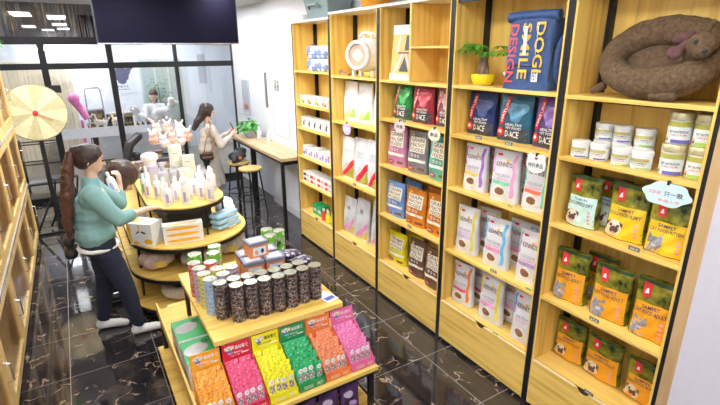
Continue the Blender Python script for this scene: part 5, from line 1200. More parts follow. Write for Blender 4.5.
# ================================================================ PRIZE WHEEL
t = thing('prize_wheel', 'round wooden prize wheel with alternating tan and olive wedges and red pointer', 'prize wheel', (-.385, 7.05, 0), R(2))
W1 = plain('wheel_tan', (.80, .66, .42), .5, var=.08); W2 = plain('wheel_olive', (.55, .50, .28), .5, var=.1); zc = 1.60; rr_ = .335
MB().lathe([(rr_+.008, -.012), (rr_+.012, 0), (rr_+.008, .012)], 64, M=Matrix.Translation((0, 0, zc)) @ Matrix.Rotation(R(90), 4, 'X')).build('rim', plain('wheel_rim', (.35, .27, .16), .5), t, smooth=True)
for k in range(12):
    mb = MB().m(W1 if k % 2 else W2); c = mb.bm.verts.new((0, -.0155, zc)); L = [mb.bm.verts.new((rr_*math.cos(R(30*k+5+5*q)), -.0155, zc+rr_*math.sin(R(30*k+5+5*q)))) for q in range(7)]
    for a, b in zip(L, L[1:]): mb.face([c, a, b])
    wd = mb.build('wedge', None, t); am = R(30*k+20)
    wd['label'] = ('tan' if k % 2 else 'olive')+' wedge'
hub = MB().lathe([(.001, 0), (.030, 0), (.030, .02), (.02, .026), (.001, .028)], 24, M=Matrix.Translation((0, -.016, zc)) @ Matrix.Rotation(R(90), 4, 'X'), cap=False).build('red_hub', REDP, t, smooth=True)
MB().bar((0, -.035, zc), (.175, -.035, zc-.10), .012, .006).build('pointer', REDP, t)
MB().bar((0, .03, zc-.02), (0, .03, .05), .04, .03).build('stand_post', BLACK, t)
for s in (-1, 1):
    MB().bar((0, .03, .55), (s*.26, .03, .03), .025).build('stand_leg', BLACK, t); MB().bar((0, .03, .30), (s*.10, .30, .03), .022).build('stand_leg', BLACK, t)
MB().bar((-.26, .03, .015), (.26, .03, .015), .025).build('foot_bar', BLACK, t)
# ================================================================ BAR TABLE, STOOLS, THINGS BY THE RIGHT WALL
BT = wood('bar_top_wood', (.60, .42, .24), (.45, .30, .16), 'y')
t = thing('bar_table', 'long narrow wooden bar table with black legs along the right wall', 'table', (2.36, 6.5, 0))
MB().box(-.19, .195, -1.03, 1.10, .955, 1.0).build('tabletop', BT, t, bevel=.003)
for x, y in ((-.16, -.98), (-.16, .2), (-.16, 1.05), (.16, -.98), (.16, 1.05)): MB().box(x-.02, x+.02, y-.02, y+.02, 0, .954).build('leg', BLACK, t)
MB().box(-.16, .16, -.99, -.97, .90, .954).build('apron', BLACK, t); MB().box(-.17, -.15, -.96, 1.03, .915, .954).build('apron', BLACK, t)
SW = wood('stool_seat_wood', (.62, .46, .16), (.50, .34, .10), 'x')
def stool(x, y, label, h=.72, r=.165):
    o = thing('bar_stool', label, 'stool', (x, y, 0), R(20), 'round bar stools')
    MB().lathe([(r*.97, h-.03), (r, h-.025), (r, h-.004), (r*.97, h)], 32).build('seat', SW, o, smooth=True)
    for k in range(4):
        a = R(45+90*k); MB().tube([(r*.72*math.cos(a), r*.72*math.sin(a), h-.03), (r*1.25*math.cos(a), r*1.25*math.sin(a), .0)], .011, 8).build('leg', BLACK, o, smooth=True)
    rg = [(r*1.07*math.cos(R(15*k)), r*1.07*math.sin(R(15*k)), .26) for k in range(25)]; MB().tube(rg, .008, 8, cap=False).build('foot_ring', BLACK, o, smooth=True)
    rg = [(r*.80*math.cos(R(15*k)), r*.80*math.sin(R(15*k)), h-.05) for k in range(25)]; MB().tube(rg, .008, 8, cap=False).build('seat_ring', BLACK, o, smooth=True)
stool(2.05, 6.38, 'round wooden bar stool with black splayed legs nearer the camera')
stool(2.03, 6.86, 'round wooden bar stool partly behind the shopper in the beige coat')
t = thing('potted_pothos', 'bushy green plant in a pale violet pot on the bar table', 'plant', (2.37, 7.30, 1.0005))
MB().lathe([(.055, 0), (.065, .005), (.078, .12), (.07, .12), (.06, .03), (.001, .03)], 24, cap=False).build('pot', plain('pale_violet_pot', (.72, .62, .82), .3), t, smooth=True)
rnd = random.Random(9); lf = MB()
for i in range(110):
    a = rnd.uniform(0, 6.28); el = rnd.uniform(-.5, 1.25); L = rnd.uniform(.07, .19)
    tip = Vector((math.cos(a)*math.cos(el)*L*.9, math.sin(a)*math.cos(el)*L*1.2, .15+math.sin(el)*L*.75)); lf.tube([(0, 0, .12), tip], .0015, 4)
    leaf(lf, tip, (math.cos(a), math.sin(a), .05), .075, .055, .6)
lf.build('foliage', plain('pothos_green', (.07, .36, .04), .4, var=.4, scale=20), t)
for i, (x, y, r, h, c, lb) in enumerate([(2.42, 6.95, .035, .20, (.70, .72, .80), 'clear water bottle with white cap on the bar table beside the plant'), (2.48, 6.72, .03, .16, (.75, .75, .8), 'small pale bottle on the bar table nearer than the water bottle')]):
    o = thing('water_bottle', lb, 'bottle', (x, y, 1.0005)); MB().lathe([(r*.9, 0), (r, .01), (r, h*.7), (r*.4, h*.86), (r*.4, h*.9)], 20).build('bottle_body', plain('pale_bottle', c, .15), o, smooth=True); MB().lathe([(r*.5, h*.9), (r*.5, h)], 16).build('cap', WHITEP, o)
def wall_plate(name, label, cat_, x, y0, y1, z0, z1, mat, border=None):
    o = thing(name, label, cat_, (x, (y0+y1)/2, (z0+z1)/2)); MB().box(-.012, -.0005, (y0-y1)/2, (y1-y0)/2, (z0-z1)/2, (z1-z0)/2).build('panel', mat, o)
    if border:
        b = MB(); a, c = (y1-y0)/2, (z1-z0)/2
        for q in ((-a, a, -c, -c+.012), (-a, a, c-.012, c), (-a, -a+.012, -c+.012, c-.012), (a-.012, a, -c+.012, c-.012)): b.box(-.018, -.0125, *q)
        b.build('frame', border, o)
    return o
o = wall_plate('wall_poster', 'grey poster with red lettering on the far right wall', 'poster', XW, 7.93, 8.28, 1.26, 1.84, plain('poster_grey', (.42, .46, .52), .4), plain('poster_edge', (.62, .64, .7), .5))
FY = lambda x, y0, y1, z0, z1, cy_, cz_: (lambda u, v: Vector((-.0135, (y1-y0)/2-(y1-y0)*u, (z0-z1)/2+(z1-z0)*v)))
lettering('red_lettering', '宠物', REDP, FY(0, 7.93, 8.28, 1.26, 1.84, 0, 0), .2, .8, .12, .30, o)
o = wall_plate('narrow_mirror', 'narrow brown framed mirror on the right wall before the pillar', 'mirror', XW, 6.99, 7.13, 1.46, 2.0, plain('mirror_dark', (.25, .23, .20), .1, .5), plain('mirror_frame', (.45, .36, .28), .4))
o = wall_plate('wall_sign', 'white wall sign with black characters on the pillar', 'sign', 2.56, 6.26, 6.62, 1.70, 1.97, PAPER)
lettering('characters', '店长\n推荐', INK, FY(0, 6.26, 6.62, 1.70, 1.97, 0, 0), .25, .8, .2, .85, o)
o = wall_plate('switch_plate', 'tall white switch plate on the pillar right of the sign', 'switch', 2.56, 6.03, 6.15, 1.62, 2.0, WHITEP, plain('plate_edge', (.6, .6, .66), .5)); MB().box(-.02, -.0125, -.03, .03, -.04, .04).build('rocker', WHITEP, o)
o = wall_plate('wall_panel_box', 'large white electrical cover on the pillar below the sign', 'electrical box', 2.56, 6.05, 6.62, 1.12, 1.58, WHITE, plain('plate_edge', (.6, .6, .66), .5))
struct(MB().box(2.552, 2.56, 5.33, 6.85, 0, .1).build('baseboard_right', plain('baseboard_white', (.7, .7, .74), .5)))
o = thing('stool_jacket', 'black puffer jacket lying over the stool seat behind the beige-coated shopper', 'jacket', (2.03, 6.88, .7215)); blob('jacket_body', [('e', (0, 0, .08), (.14, .12, .075)), ('e', (.06, .03, .13), (.09, .08, .07)), ('c', (-.08, -.1, .06), .05, (-.1, -.16, .035), .03)], plain('black_nylon', (.02, .02, .025), .4, bump=.5), o, .012, 2, .012, 16)
MB().box(-.02, .02, -.135, -.125, .05, .09).build('orange_patch', plain('orange_patch', (.85, .25, .05), .5), o)
# ================================================================ PEOPLE
SKIN = plain('skin', (.74, .50, .38), .5, var=.05); HAIRB = plain('black_brown_hair', (.035, .02, .018), .45, var=.3, scale=60, bump=.4); HAIRR = wood('reddish_brown_hair', (.10, .038, .022), (.02, .009, .008), 'z', .4, 4.0)
TEAL = plain('sage_teal_sweatshirt', (.22, .41, .42), .85, var=.06, bump=.3, scale=12); NAVYP = plain('navy_trousers', (.016, .022, .05), .8, var=.2, bump=.2)
LIP = plain('lips', (.60, .22, .2), .5)
def V(*a): return Vector(a)
def head_shapes(c, f, up=(0, 0, 1), s=1.0):
    """head ellipsoids; f = facing direction"""
    f = V(*f).normalized(); u = V(*up).normalized(); r = f.cross(u).normalized()
    P_ = lambda a, b, d: V(*c)+f*a*s+r*b*s+u*d*s
    sh = [('c', P_(-.012, 0, .03), .082*s, P_(.012, 0, .03), .080*s), ('c', P_(.015, 0, -.02), .068*s, P_(.040, 0, -.065), .038*s), ('c', P_(.035, 0, -.02), .055*s, P_(.045, 0, -.05), .045*s),
          ('c', P_(.088, 0, .01), .010*s, P_(.104, 0, -.018), .014*s), ('c', P_(-.02, .082, .0), .012*s, P_(-.02, .084, -.02), .010*s), ('c', P_(-.02, -.082, .0), .012*s, P_(-.02, -.084, -.02), .010*s)]
    return sh, P_
def hand(wr, d, n, curl=.5, thumb=1, s=1.0):
    """palm and five bent fingers; d = finger direction, n = back-of-hand normal"""
    d = V(*d).normalized(); n = V(*n).normalized(); n = (n-d*n.dot(d)).normalized(); sd = d.cross(n)*thumb; wr = V(*wr); out = []
    out.append(('c', wr, .022*s, wr+d*.03*s, .024*s))
    for q in (-1, 0, 1): out.append(('c', wr+d*.03*s+sd*q*.018*s, .016*s, wr+d*.075*s+sd*q*.022*s, .013*s))
    for k, L in zip((-1.5, -.5, .5, 1.5), (.055, .072, .078, .070)):
        b = wr+d*.078*s+sd*k*.0175*s; a1 = curl; m = b+(d*math.cos(a1*.5)-n*math.sin(a1*.5))*L*.5*s; e = m+(d*math.cos(a1*1.6)-n*math.sin(a1*1.6))*L*.5*s
        out += [('c', b, .0095*s, m, .0088*s), ('c', m, .0088*s, e, .0072*s)]
    b = wr+d*.02*s+sd*.022*s; m = b+(sd*.8+d*.5).normalized()*.035*s-n*.008*s; e = m+(d*.9+sd*.15-n*.3*curl).normalized()*.032*s
    out += [('c', b, .014*s, m, .011*s), ('c', m, .011*s, e, .0085*s)]
    return out
def shoe(name, ank, d, mat, parent):
    d = V(*d).normalized(); a = V(*ank)
    blob(name, [('c', V(a.x, a.y, .045)-d*.03, .042, V(a.x, a.y, .040)+d*.12, .036), ('c', V(a.x, a.y, .04)+d*.12, .036, V(a.x, a.y, .032)+d*.165, .030), ('c', V(a.x, a.y, .07)-d*.01, .046, V(a.x, a.y, .09)-d*.01, .046)], mat, parent, .009, 3)
# --- shopper in the teal sweatshirt
root = thing('person', 'person with long reddish ponytail in a teal sweatshirt and navy trousers, holding a bottle', 'person', (.08, 4.06, 0), 0)
O = V(.08, 4.06, 0)
q_ = lambda *a: V(*a)-O
hs, HP = head_shapes(q_(.055, 4.055, 1.515), (1, .05, -.22), (.22, 0, 1), .98)
neck = ('c', q_(.035, 4.06, 1.34), .048, q_(.05, 4.057, 1.46), .046)
AR = [q_(.03, 3.915, 1.275), q_(.17, 3.87, 1.075), q_(.41, 4.08, 1.055)]
AL = [q_(.05, 4.20, 1.275), q_(.22, 4.30, 1.08), q_(.245, 4.36, 1.225)]
LR = [q_(.03, 3.99, .86), q_(.14, 3.97, .47), q_(.19, 3.955, .09)]; LL = [q_(.02, 4.12, .86), q_(.01, 4.16, .47), q_(-.06, 4.20, .09)]
tor = [('e', q_(.01, 4.055, .90), (.12, .15, .12)), ('c', q_(.01, 4.055, .95), .105, q_(.03, 4.055, 1.18), .115), ('c', q_(.03, 3.99, 1.24), .085, q_(.04, 4.13, 1.24), .085)]
arms = [('c', AR[0], .045, AR[1], .038), ('c', AR[1], .038, AR[2], .025), ('c', AL[0], .045, AL[1], .038), ('c', AL[1], .038, AL[2], .026)]
legs = [('c', LR[0], .085, LR[1], .058), ('c', LR[1], .058, LR[2], .036), ('c', LL[0], .085, LL[1], .058), ('c', LL[1], .058, LL[2], .036)]
HR = hand(AR[2], (.75, .45, -.12), (0, 0, 1), .35, -1); HL = hand(AL[2], (.05, -.15, 1), (.8, -.4, .1), 1.0, 1)
blob('body', hs+[neck]+tor+arms+legs+HR+HL, SKIN, root, .0085, 3)
sw = [('e', q_(.0, 4.055, .93), (.150, .175, .13)), ('c', q_(.0, 4.055, .95), .142, q_(.02, 4.055, 1.15), .148), ('c', q_(.02, 3.975, 1.235), .098, q_(.035, 4.14, 1.235), .098), ('c', q_(.03, 4.057, 1.30), .075, q_(.035, 4.057, 1.345), .062),
      ('c', AR[0], .074, AR[1], .066), ('c', AR[1], .064, AR[1].lerp(AR[2], .38), .050), ('c', AL[0], .074, AL[1], .064), ('c', AL[1], .062, AL[1].lerp(AL[2], .40), .052)]
blob('sweatshirt', sw, TEAL, root, .011, 3, .012, 9)
blob('white_shirt_hem', [('e', q_(.005, 4.055, .825), (.158, .180, .040))], PAPER, root, .011, 2)
blob('trousers', [('e', q_(.005, 4.055, .83), (.138, .160, .10)), ('c', LR[0], .102, LR[1], .078), ('c', LR[1], .076, LR[2]+V(0, 0, .03), .055), ('c', LL[0], .102, LL[1], .078), ('c', LL[1], .076, LL[2]+V(0, 0, .03), .055)], NAVYP, root, .011, 3, .008, 11)
shoe('shoe', LR[2], (1, -.10, 0), WHITEP, root); shoe('shoe', LL[2], (.9, -.25, 0), WHITEP, root)
hair = blob('hair', [('c', HP(-.022, 0, .045), .092, HP(.0, 0, .052), .086), ('c', HP(-.045, 0, .0), .075, HP(-.05, 0, .04), .08), ('c', HP(-.03, .05, -.0), .045, HP(.02, .05, .055), .042), ('c', HP(-.03, -.05, -.0), .045, HP(.02, -.05, .055), .042), ('c', HP(-.085, 0, .07), .042, HP(-.11, 0, .065), .038)], HAIRB, root, .009, 3, .004, 30)
blob('ponytail', [('c', q_(-.06, 4.05, 1.58), .036, q_(-.10, 4.03, 1.47), .046), ('c', q_(-.10, 4.03, 1.47), .046, q_(-.135, 4.0, 1.27), .048), ('c', q_(-.135, 4.0, 1.27), .048, q_(-.165, 3.99, 1.08), .040), ('c', q_(-.165, 3.99, 1.08), .040, q_(-.175, 3.99, .93), .015), ('c', q_(-.11, 4.06, 1.45), .030, q_(-.16, 4.04, 1.15), .028), ('c', q_(-.16, 4.04, 1.15), .028, q_(-.17, 4.03, 1.0), .012)], HAIRR, hair, .008, 3, .008, 30)
MB().ball(HP(.085, .028, .012), .009, 10).build('eye', INK, root, smooth=True); MB().ball(HP(.085, -.028, .012), .009, 10).build('eye', INK, root, smooth=True)
MB().ball(HP(.088, 0, -.052), (.010, .020, .007), 10).build('mouth', LIP, root, smooth=True)
for s in (-1, 1): MB().tube([HP(.086, s*.014, .034), HP(.084, s*.030, .038), HP(.074, s*.044, .032)], .003, 6).build('eyebrow', HAIRB, root)
o = thing('handbag', 'small black handbag hanging behind the hip of the teal sweatshirt shopper', 'bag', (-.19, 4.16, .72)); blob('bag_body', [('c', (0, -.06, .06), .05, (0, .06, .06), .05), ('c', (0, -.06, .16), .045, (0, .06, .16), .045)], plain('black_leather', (.02, .018, .02), .4), o, .01, 2)
MB().tube([(0, -.06, .18), (.04, -.08, .45), (.13, -.12, .60)], .006, 6).build('strap', plain('black_leather', (.02, .018, .02), .4), o)
# bottle in the raised hand
hb = AL[2]+O+V(-.035, -.055, -.065)
o = bottle(hb.x, hb.y, .20, .034, 'white shampoo bottle held up in the hand of the teal sweatshirt shopper', 'bottle held by the shopper', WHITEP, WHITEP, PV[1], z=hb.z, rz=R(0))
o.rotation_euler = (R(-6), R(-14), 0)
# --- smaller person with bobbed hair
root = thing('person', 'smaller person with dark bobbed hair leaning at the island beside the shopper', 'person', (.0, 4.76, 0)); O = V(.0, 5.02, 0)
hs, HP = head_shapes(q_(.300, 4.97, 1.19), (.9, -.1, -.45), (.45, 0, 1), 1.08)
LR = [q_(-.02, 4.95, .62), q_(.06, 4.94, .34), q_(.0, 4.93, .08)]; LL = [q_(-.02, 5.08, .62), q_(.03, 5.09, .34), q_(-.04, 5.10, .08)]
AR = [q_(.10, 4.87, .98), q_(.09, 4.85, .78), q_(.14, 4.86, .62)]; AL = [q_(.10, 5.10, .98), q_(.10, 5.14, .78), q_(.15, 5.13, .62)]
blob('body', hs+[('c', q_(.13, 4.98, 1.0), .04, q_(.25, 4.975, 1.13), .04), ('c', q_(-.01, 5.01, .64), .10, q_(.09, 4.99, .93), .095), ('c', AR[0], .035, AR[1], .03), ('c', AR[1], .03, AR[2], .02), ('c', AL[0], .035, AL[1], .03), ('c', AL[1], .03, AL[2], .02), ('c', LR[0], .07, LR[1], .05), ('c', LR[1], .05, LR[2], .032), ('c', LL[0], .07, LL[1], .05), ('c', LL[1], .05, LL[2], .032)]+hand(AR[2], (.2, 0, -1), (-1, 0, 0), .5, 1, .85)+hand(AL[2], (.2, 0, -1), (-1, 0, 0), .5, -1, .85), SKIN, root, .009, 3)
blob('jacket', [('c', q_(-.01, 5.01, .66), .125, q_(.08, 4.99, .90), .125), ('c', q_(.09, 4.90, .96), .075, q_(.10, 5.07, .96), .075), ('c', AR[0], .058, AR[1], .052), ('c', AR[1], .05, AR[1].lerp(AR[2], .8), .04), ('c', AL[0], .058, AL[1], .052), ('c', AL[1], .05, AL[1].lerp(AL[2], .8), .04)], plain('dark_blue_jacket', (.04, .045, .09), .8, bump=.3), root, .011, 3, .008, 12)
blob('trousers', [('e', q_(-.01, 5.01, .60), (.12, .14, .09)), ('c', LR[0], .085, LR[1], .065), ('c', LR[1], .064, LR[2], .048), ('c', LL[0], .085, LL[1], .065), ('c', LL[1], .064, LL[2], .048)], plain('charcoal_trousers', (.03, .03, .035), .8), root, .011, 3)
shoe('shoe', LR[2], (1, -.1, 0), BLACKP, root); shoe('shoe', LL[2], (1, .1, 0), BLACKP, root)
blob('bobbed_hair', [('c', HP(-.03, 0, .05), .128, HP(.01, 0, .05), .118), ('c', HP(-.05, .055, -.01), .068, HP(-.03, .06, -.07), .052), ('c', HP(-.05, -.055, -.01), .068, HP(-.03, -.06, -.07), .052), ('c', HP(-.07, 0, .0), .08, HP(-.07, 0, -.07), .065), ('c', HP(.01, .05, .03), .06, HP(.02, .078, -.05), .035), ('c', HP(.01, -.05, .03), .06, HP(.02, -.078, -.05), .035)], plain('dark_brown_hair', (.055, .028, .022), .35, var=.4, scale=50, bump=.3), root, .010, 3, .004, 30)
for s in (-1, 1): MB().ball(HP(.085, s*.027, .010), .008, 8).build('eye', INK, root, smooth=True)
MB().ball(HP(.086, 0, -.05), (.008, .018, .006), 8).build('mouth', LIP, root, smooth=True)
# --- shopper in the beige coat by the bar
root = thing('person', 'person with long dark hair in a beige coat looking at a phone', 'person', (1.62, 6.92, 0)); O = V(1.66, 6.92, 0)
hs, HP = head_shapes(q_(1.70, 6.92, 1.475), (.93, .1, -.25), (.25, 0, 1), .98)
AR = [q_(1.70, 6.77, 1.25), q_(1.80, 6.70, 1.02), q_(1.98, 6.82, 1.13)]; AL = [q_(1.74, 7.07, 1.25), q_(1.85, 7.1, 1.03), q_(2.0, 7.0, 1.14)]
LR = [q_(1.64, 6.86, .84), q_(1.65, 6.85, .46), q_(1.62, 6.84, .09)]; LL = [q_(1.66, 7.0, .84), q_(1.72, 7.0, .46), q_(1.72, 7.02, .09)]
blob('body', hs+[('c', q_(1.68, 6.92, 1.31), .045, q_(1.69, 6.92, 1.41), .044), ('e', q_(1.65, 6.93, .88), (.11, .145, .12)), ('c', q_(1.65, 6.93, .93), .10, q_(1.68, 6.92, 1.16), .105), ('c', q_(1.69, 6.85, 1.2), .08, q_(1.71, 7.0, 1.2), .08), ('c', AR[0], .04, AR[1], .034), ('c', AR[1], .034, AR[2], .024), ('c', AL[0], .04, AL[1], .034), ('c', AL[1], .034, AL[2], .024), ('c', LR[0], .08, LR[1], .055), ('c', LR[1], .055, LR[2], .036), ('c', LL[0], .08, LL[1], .055), ('c', LL[1], .055, LL[2], .036)]+hand(AR[2], (.75, .2, .5), (.3, -1, .2), .8, 1)+hand(AL[2], (.75, -.2, .5), (0, 1, 0), .8, -1), SKIN, root, .009, 3)
BEI = plain('beige_grey_coat', (.50, .46, .41), .85, var=.08, bump=.3, scale=12)
blob('coat', [('c', q_(1.65, 6.93, .95), .135, q_(1.68, 6.92, 1.15), .135), ('c', q_(1.69, 6.84, 1.21), .088, q_(1.71, 7.0, 1.21), .088), ('c', q_(1.69, 6.92, 1.26), .07, q_(1.69, 6.92, 1.31), .058), ('c', AR[0], .066, AR[1], .06), ('c', AR[1], .058, AR[1].lerp(AR[2], .75), .042), ('c', AL[0], .066, AL[1], .06), ('c', AL[1], .058, AL[1].lerp(AL[2], .75), .042),
               ('c', q_(1.66, 6.86, .95), .10, q_(1.70, 6.84, .42), .085), ('c', q_(1.69, 7.0, .95), .10, q_(1.78, 7.0, .40), .085), ('c', q_(1.70, 6.93, .9), .11, q_(1.79, 6.92, .40), .09), ('c', q_(1.72, 6.86, .8), .06, q_(1.80, 6.86, .42), .055)], BEI, root, .013, 3, .012, 9)
blob('trousers', [('e', q_(1.64, 6.93, .84), (.115, .15, .10)), ('c', LR[0], .095, LR[1], .075), ('c', LR[1], .074, LR[2], .055), ('c', LL[0], .095, LL[1], .075), ('c', LL[1], .074, LL[2], .055)], plain('black_trousers', (.015, .015, .018), .8), root, .012, 3)
shoe('shoe', LR[2], (1, -.1, 0), BLACKP, root); shoe('shoe', LL[2], (1, .1, 0), BLACKP, root)
blob('hair', [('c', HP(-.03, 0, .045), .095, HP(.0, 0, .05), .088), ('c', HP(-.05, 0, 0), .08, HP(-.08, .0, -.08), .062), ('c', HP(-.08, 0, -.08), .062, HP(-.13, .0, -.17), .052), ('c', HP(-.13, 0, -.17), .052, HP(-.155, 0, -.27), .035), ('c', HP(-.02, -.05, .03), .05, HP(.01, -.06, -.03), .032), ('c', HP(-.02, .05, .03), .05, HP(.01, .06, -.03), .032)], HAIRB, root, .010, 3, .006, 26)
for s in (-1, 1): MB().ball(HP(.085, s*.027, .010), .008, 8).build('eye', INK, root, smooth=True)
MB().ball(HP(.087, 0, -.05), (.008, .018, .006), 8).build('mouth', LIP, root, smooth=True)
o = thing('mobile_phone', 'dark mobile phone held by the person in the beige coat', 'phone', (2.032, 6.90, 1.165), R(-70)); MB().box(-.037, .037, -.005, .005, 0, .15).build('phone_body', BLACKP, o, bevel=.003); MB().box(-.034, .034, -.0065, -.0052, .006, .144).build('screen', plain('phone_screen', (.05, .06, .10), .1), o)
o.rotation_euler = (R(-25), 0, R(70))
TANL = plain('tan_leather', (.40, .16, .07), .5)
o = thing('shoulder_bag', 'small dark shoulder bag on a tan strap worn over the beige coat', 'bag', (1.56, 6.735, .80)); blob('bag_body', [('c', (-.05, 0, .05), .035, (.05, 0, .05), .035), ('c', (-.05, 0, .11), .030, (.05, 0, .11), .030)], plain('brown_black_leather', (.07, .03, .02), .4), o, .008, 2)
MB().tube([(-.05, .0, .13), (-.02, -.04, .30), (.06, -.03, .48), (.10, .06, .545), (.09, .16, .545)], .009, 6).build('strap', TANL, o); MB().tube([(.05, .0, .13), (.10, -.045, .30), (.12, -.01, .46), (.12, .06, .535)], .008, 6).build('strap', TANL, o)
# curved black chair back beyond the island
o = thing('salon_chair', 'black curved high-backed chair beyond the island', 'chair', (.62, 6.75, 0), R(10))
blob('backrest', [('c', (-.12, 0, .62), .055, (-.11, 0, .95), .055), ('c', (-.11, 0, .95), .055, (-.04, .02, 1.15), .06), ('c', (-.04, .02, 1.15), .06, (.08, .03, 1.24), .06), ('c', (-.0, 0, .62), .05, (.03, 0, 1.0), .05)], plain('black_vinyl', (.02, .02, .025), .35), o, .012, 3)
blob('seat', [('e', (.08, .0, .50), (.22, .20, .06))], plain('black_vinyl', (.02, .02, .025), .35), o, .014, 2)
MB().tube([(.08, 0, .45), (.08, 0, .06)], .025, 12).build('column', STEEL, o); MB().lathe([(.22, 0), (.22, .02), (.05, .05)], 28, c=(.08, 0, 0)).build('base', STEEL, o, smooth=True)
# ================================================================ THE GROOMING ROOM BEHIND THE GLASS
t = thing('dog_poster', 'dark blue dog portrait poster on the back wall of the grooming room', 'poster', (1.12, 12.385, 1.72)); t.scale = (1.3, 1, 1.1)
MB().box(-.22, .22, -.004, .012, -.30, .30).build('sheet', plain('poster_pale', (.74, .76, .84), .6), t)
FP = lambda u, v, off=.0: Vector((-.22+.44*u, -.005-off, -.30+.60*v)); DBL = plain('dog_print_blue', (.05, .05, .13), .6, var=.5, scale=20)
decal('dog_head_print', t, lambda k: (disc(k, DBL, FP, .5, .68, .32, .24, .001, 22, 0, lambda a: 1+.14*math.sin(5*a)+.06*math.sin(11*a)), poly(k, DBL, FP, [(.18, .72), (.02, .90), (.32, .88)], .0012), poly(k, DBL, FP, [(.8, .72), (.98, .88), (.66, .9)], .0012), disc(k, DBL, FP, .5, .42, .16, .10, .0012)))
decal('poster_lettering', t, lambda k: (k.m(INK), put_text(k, 'PETS', lambda u, v: FP(u, v, .001), .3, .7, .20, .27), put_text(k, 'GROOMING', lambda u, v: FP(u, v, .001), .25, .75, .12, .16)))
# sliding glass door with greenery behind it on the back wall
t = thing('glass_door', 'pale green framed sliding glass door on the back wall of the grooming room', 'door', (2.0, 12.39, 0)); struct(t)
DF = plain('pale_green_frame', (.50, .56, .54), .5)
for x in (-.46, -.16, .14, .44): MB().box(x-.02, x+.02, -.02, .008, 0, 2.1).build('frame_upright', DF, t)
MB().box(-.48, .46, -.02, .008, 2.1, 2.16).build('frame_head', DF, t)
MB().box(-.44, .42, -.008, .004, .02, 2.1).build('pane', plain('green_grey_pane', (.40, .47, .46), .15), t)
t = thing('leafy_shrub', 'leafy green shrub standing by the glass door of the grooming room', 'plant', (1.82, 12.05, 0)); rnd = random.Random(12); lf = MB()
MB().lathe([(.12, 0), (.15, .3), (.16, .32), (.001, .32)], 20, cap=False).build('pot', plain('dark_pot', (.12, .12, .12), .5), t, smooth=True)
for i in range(140):
    a = rnd.uniform(0, 6.28); z = rnd.uniform(.5, 1.7); L = rnd.uniform(.02, .24)*(1-.3*abs(z-1.1)); tip = Vector((math.cos(a)*L, math.sin(a)*L*.8, z)); leaf(lf, tip, (math.cos(a), math.sin(a), .2), .11, .06, .4)
lf.build('foliage', plain('shrub_green', (.05, .24, .05), .5, var=.5, scale=15), t); MB().tube([(0, 0, .3), (.02, 0, 1.0), (0, 0, 1.6)], .012, 6).build('stem', plain('stem_brown', (.2, .14, .08), .7), t)
t = thing('grooming_counter', 'long white counter with a grey front in the grooming room', 'counter', (.95, 9.9, 0))
MB().box(-.62, .85, -.28, .28, .84, .90).build('worktop', WHITE, t); MB().box(-.60, .83, -.26, .26, .42, .839).build('upper_panel', plain('counter_white', (.78, .79, .84), .4), t); MB().box(-.58, .80, -.24, .24, 0, .419).build('lower_panel', plain('counter_grey', (.28, .30, .34), .5), t)
MB().box(-.60, .83, -.265, -.2605, .40, .425).build('dark_line', BLACK, t)
POO = plain('cream_curly_fur', (.72, .62, .52), .95, var=.25, bump=.8, scale=40); POW = plain('white_curly_fur', (.80, .78, .76), .95, var=.12, bump=.8, scale=40); POB = plain('dark_fur', (.05, .04, .05), .9, bump=.5)
def dog(x, y, z, rz, mat, label, s=1.0, ears=None):
    o = thing('dog', label, 'dog', (x, y, z), R(rz), 'dogs on the grooming counter'); q = lambda *a: V(*a)*s
    sh = [('c', q(-.13, 0, .25), .075*s, q(.08, 0, .26), .09*s), ('c', q(.09, 0, .30), .06*s, q(.14, 0, .40), .055*s), ('e', q(.15, 0, .45), (.07*s, .065*s, .065*s)), ('c', q(.19, 0, .43), .035*s, q(.25, 0, .42), .028*s)]
    for sy in (-1, 1):
        sh += [('c', q(.09, sy*.05, .22), .038*s, q(.09, sy*.055, .12), .028*s), ('c', q(.09, sy*.055, .12), .028*s, q(.10, sy*.055, .03), .030*s)]
        sh += [('c', q(-.13, sy*.05, .23), .05*s, q(-.10, sy*.055, .15), .035*s), ('c', q(-.10, sy*.055, .15), .035*s, q(-.16, sy*.055, .10), .026*s), ('c', q(-.16, sy*.055, .10), .026*s, q(-.15, sy*.055, .03), .030*s)]
    b = blob('body', sh, mat, o, .012, 2, .006, 30)
    for sy in (-1, 1): blob('ear', [('c', q(.14, sy*.065, .46), .026*s, q(.14, sy*.085, .38), .030*s)], ears or mat, o, .010, 1)
    blob('tail', [('c', q(-.19, 0, .28), .02*s, q(-.23, 0, .36), .032*s)], mat, o, .009, 1); MB().ball(q(.28, 0, .425), .013*s, 8).build('nose', INK, o)
    for sy in (-1, 1): MB().ball(q(.205, sy*.030, .468), .010*s, 8).build('eye', INK, o)
dog(.72, 9.85, .9005, -60, POO, 'cream curly dog standing left on the grooming counter', .75, POB)
dog(1.08, 9.88, .9005, -120, POW, 'white curly dog with a dark saddle cloth in the middle of the counter', .9)
dog(1.55, 9.95, .9005, -20, POW, 'large white curly dog standing right on the grooming counter', 1.1)
dog(.42, 9.95, .9005, 170, POO, 'small tan curly dog at the left end of the grooming counter', .65, POB)
for i, (x, lb) in enumerate([(.9, 'cream lying dog under the counter front at left'), ]):
    dog(.55, 9.3, .0, -70, POO, 'tan curly dog standing on the floor in front of the grooming counter', .95)
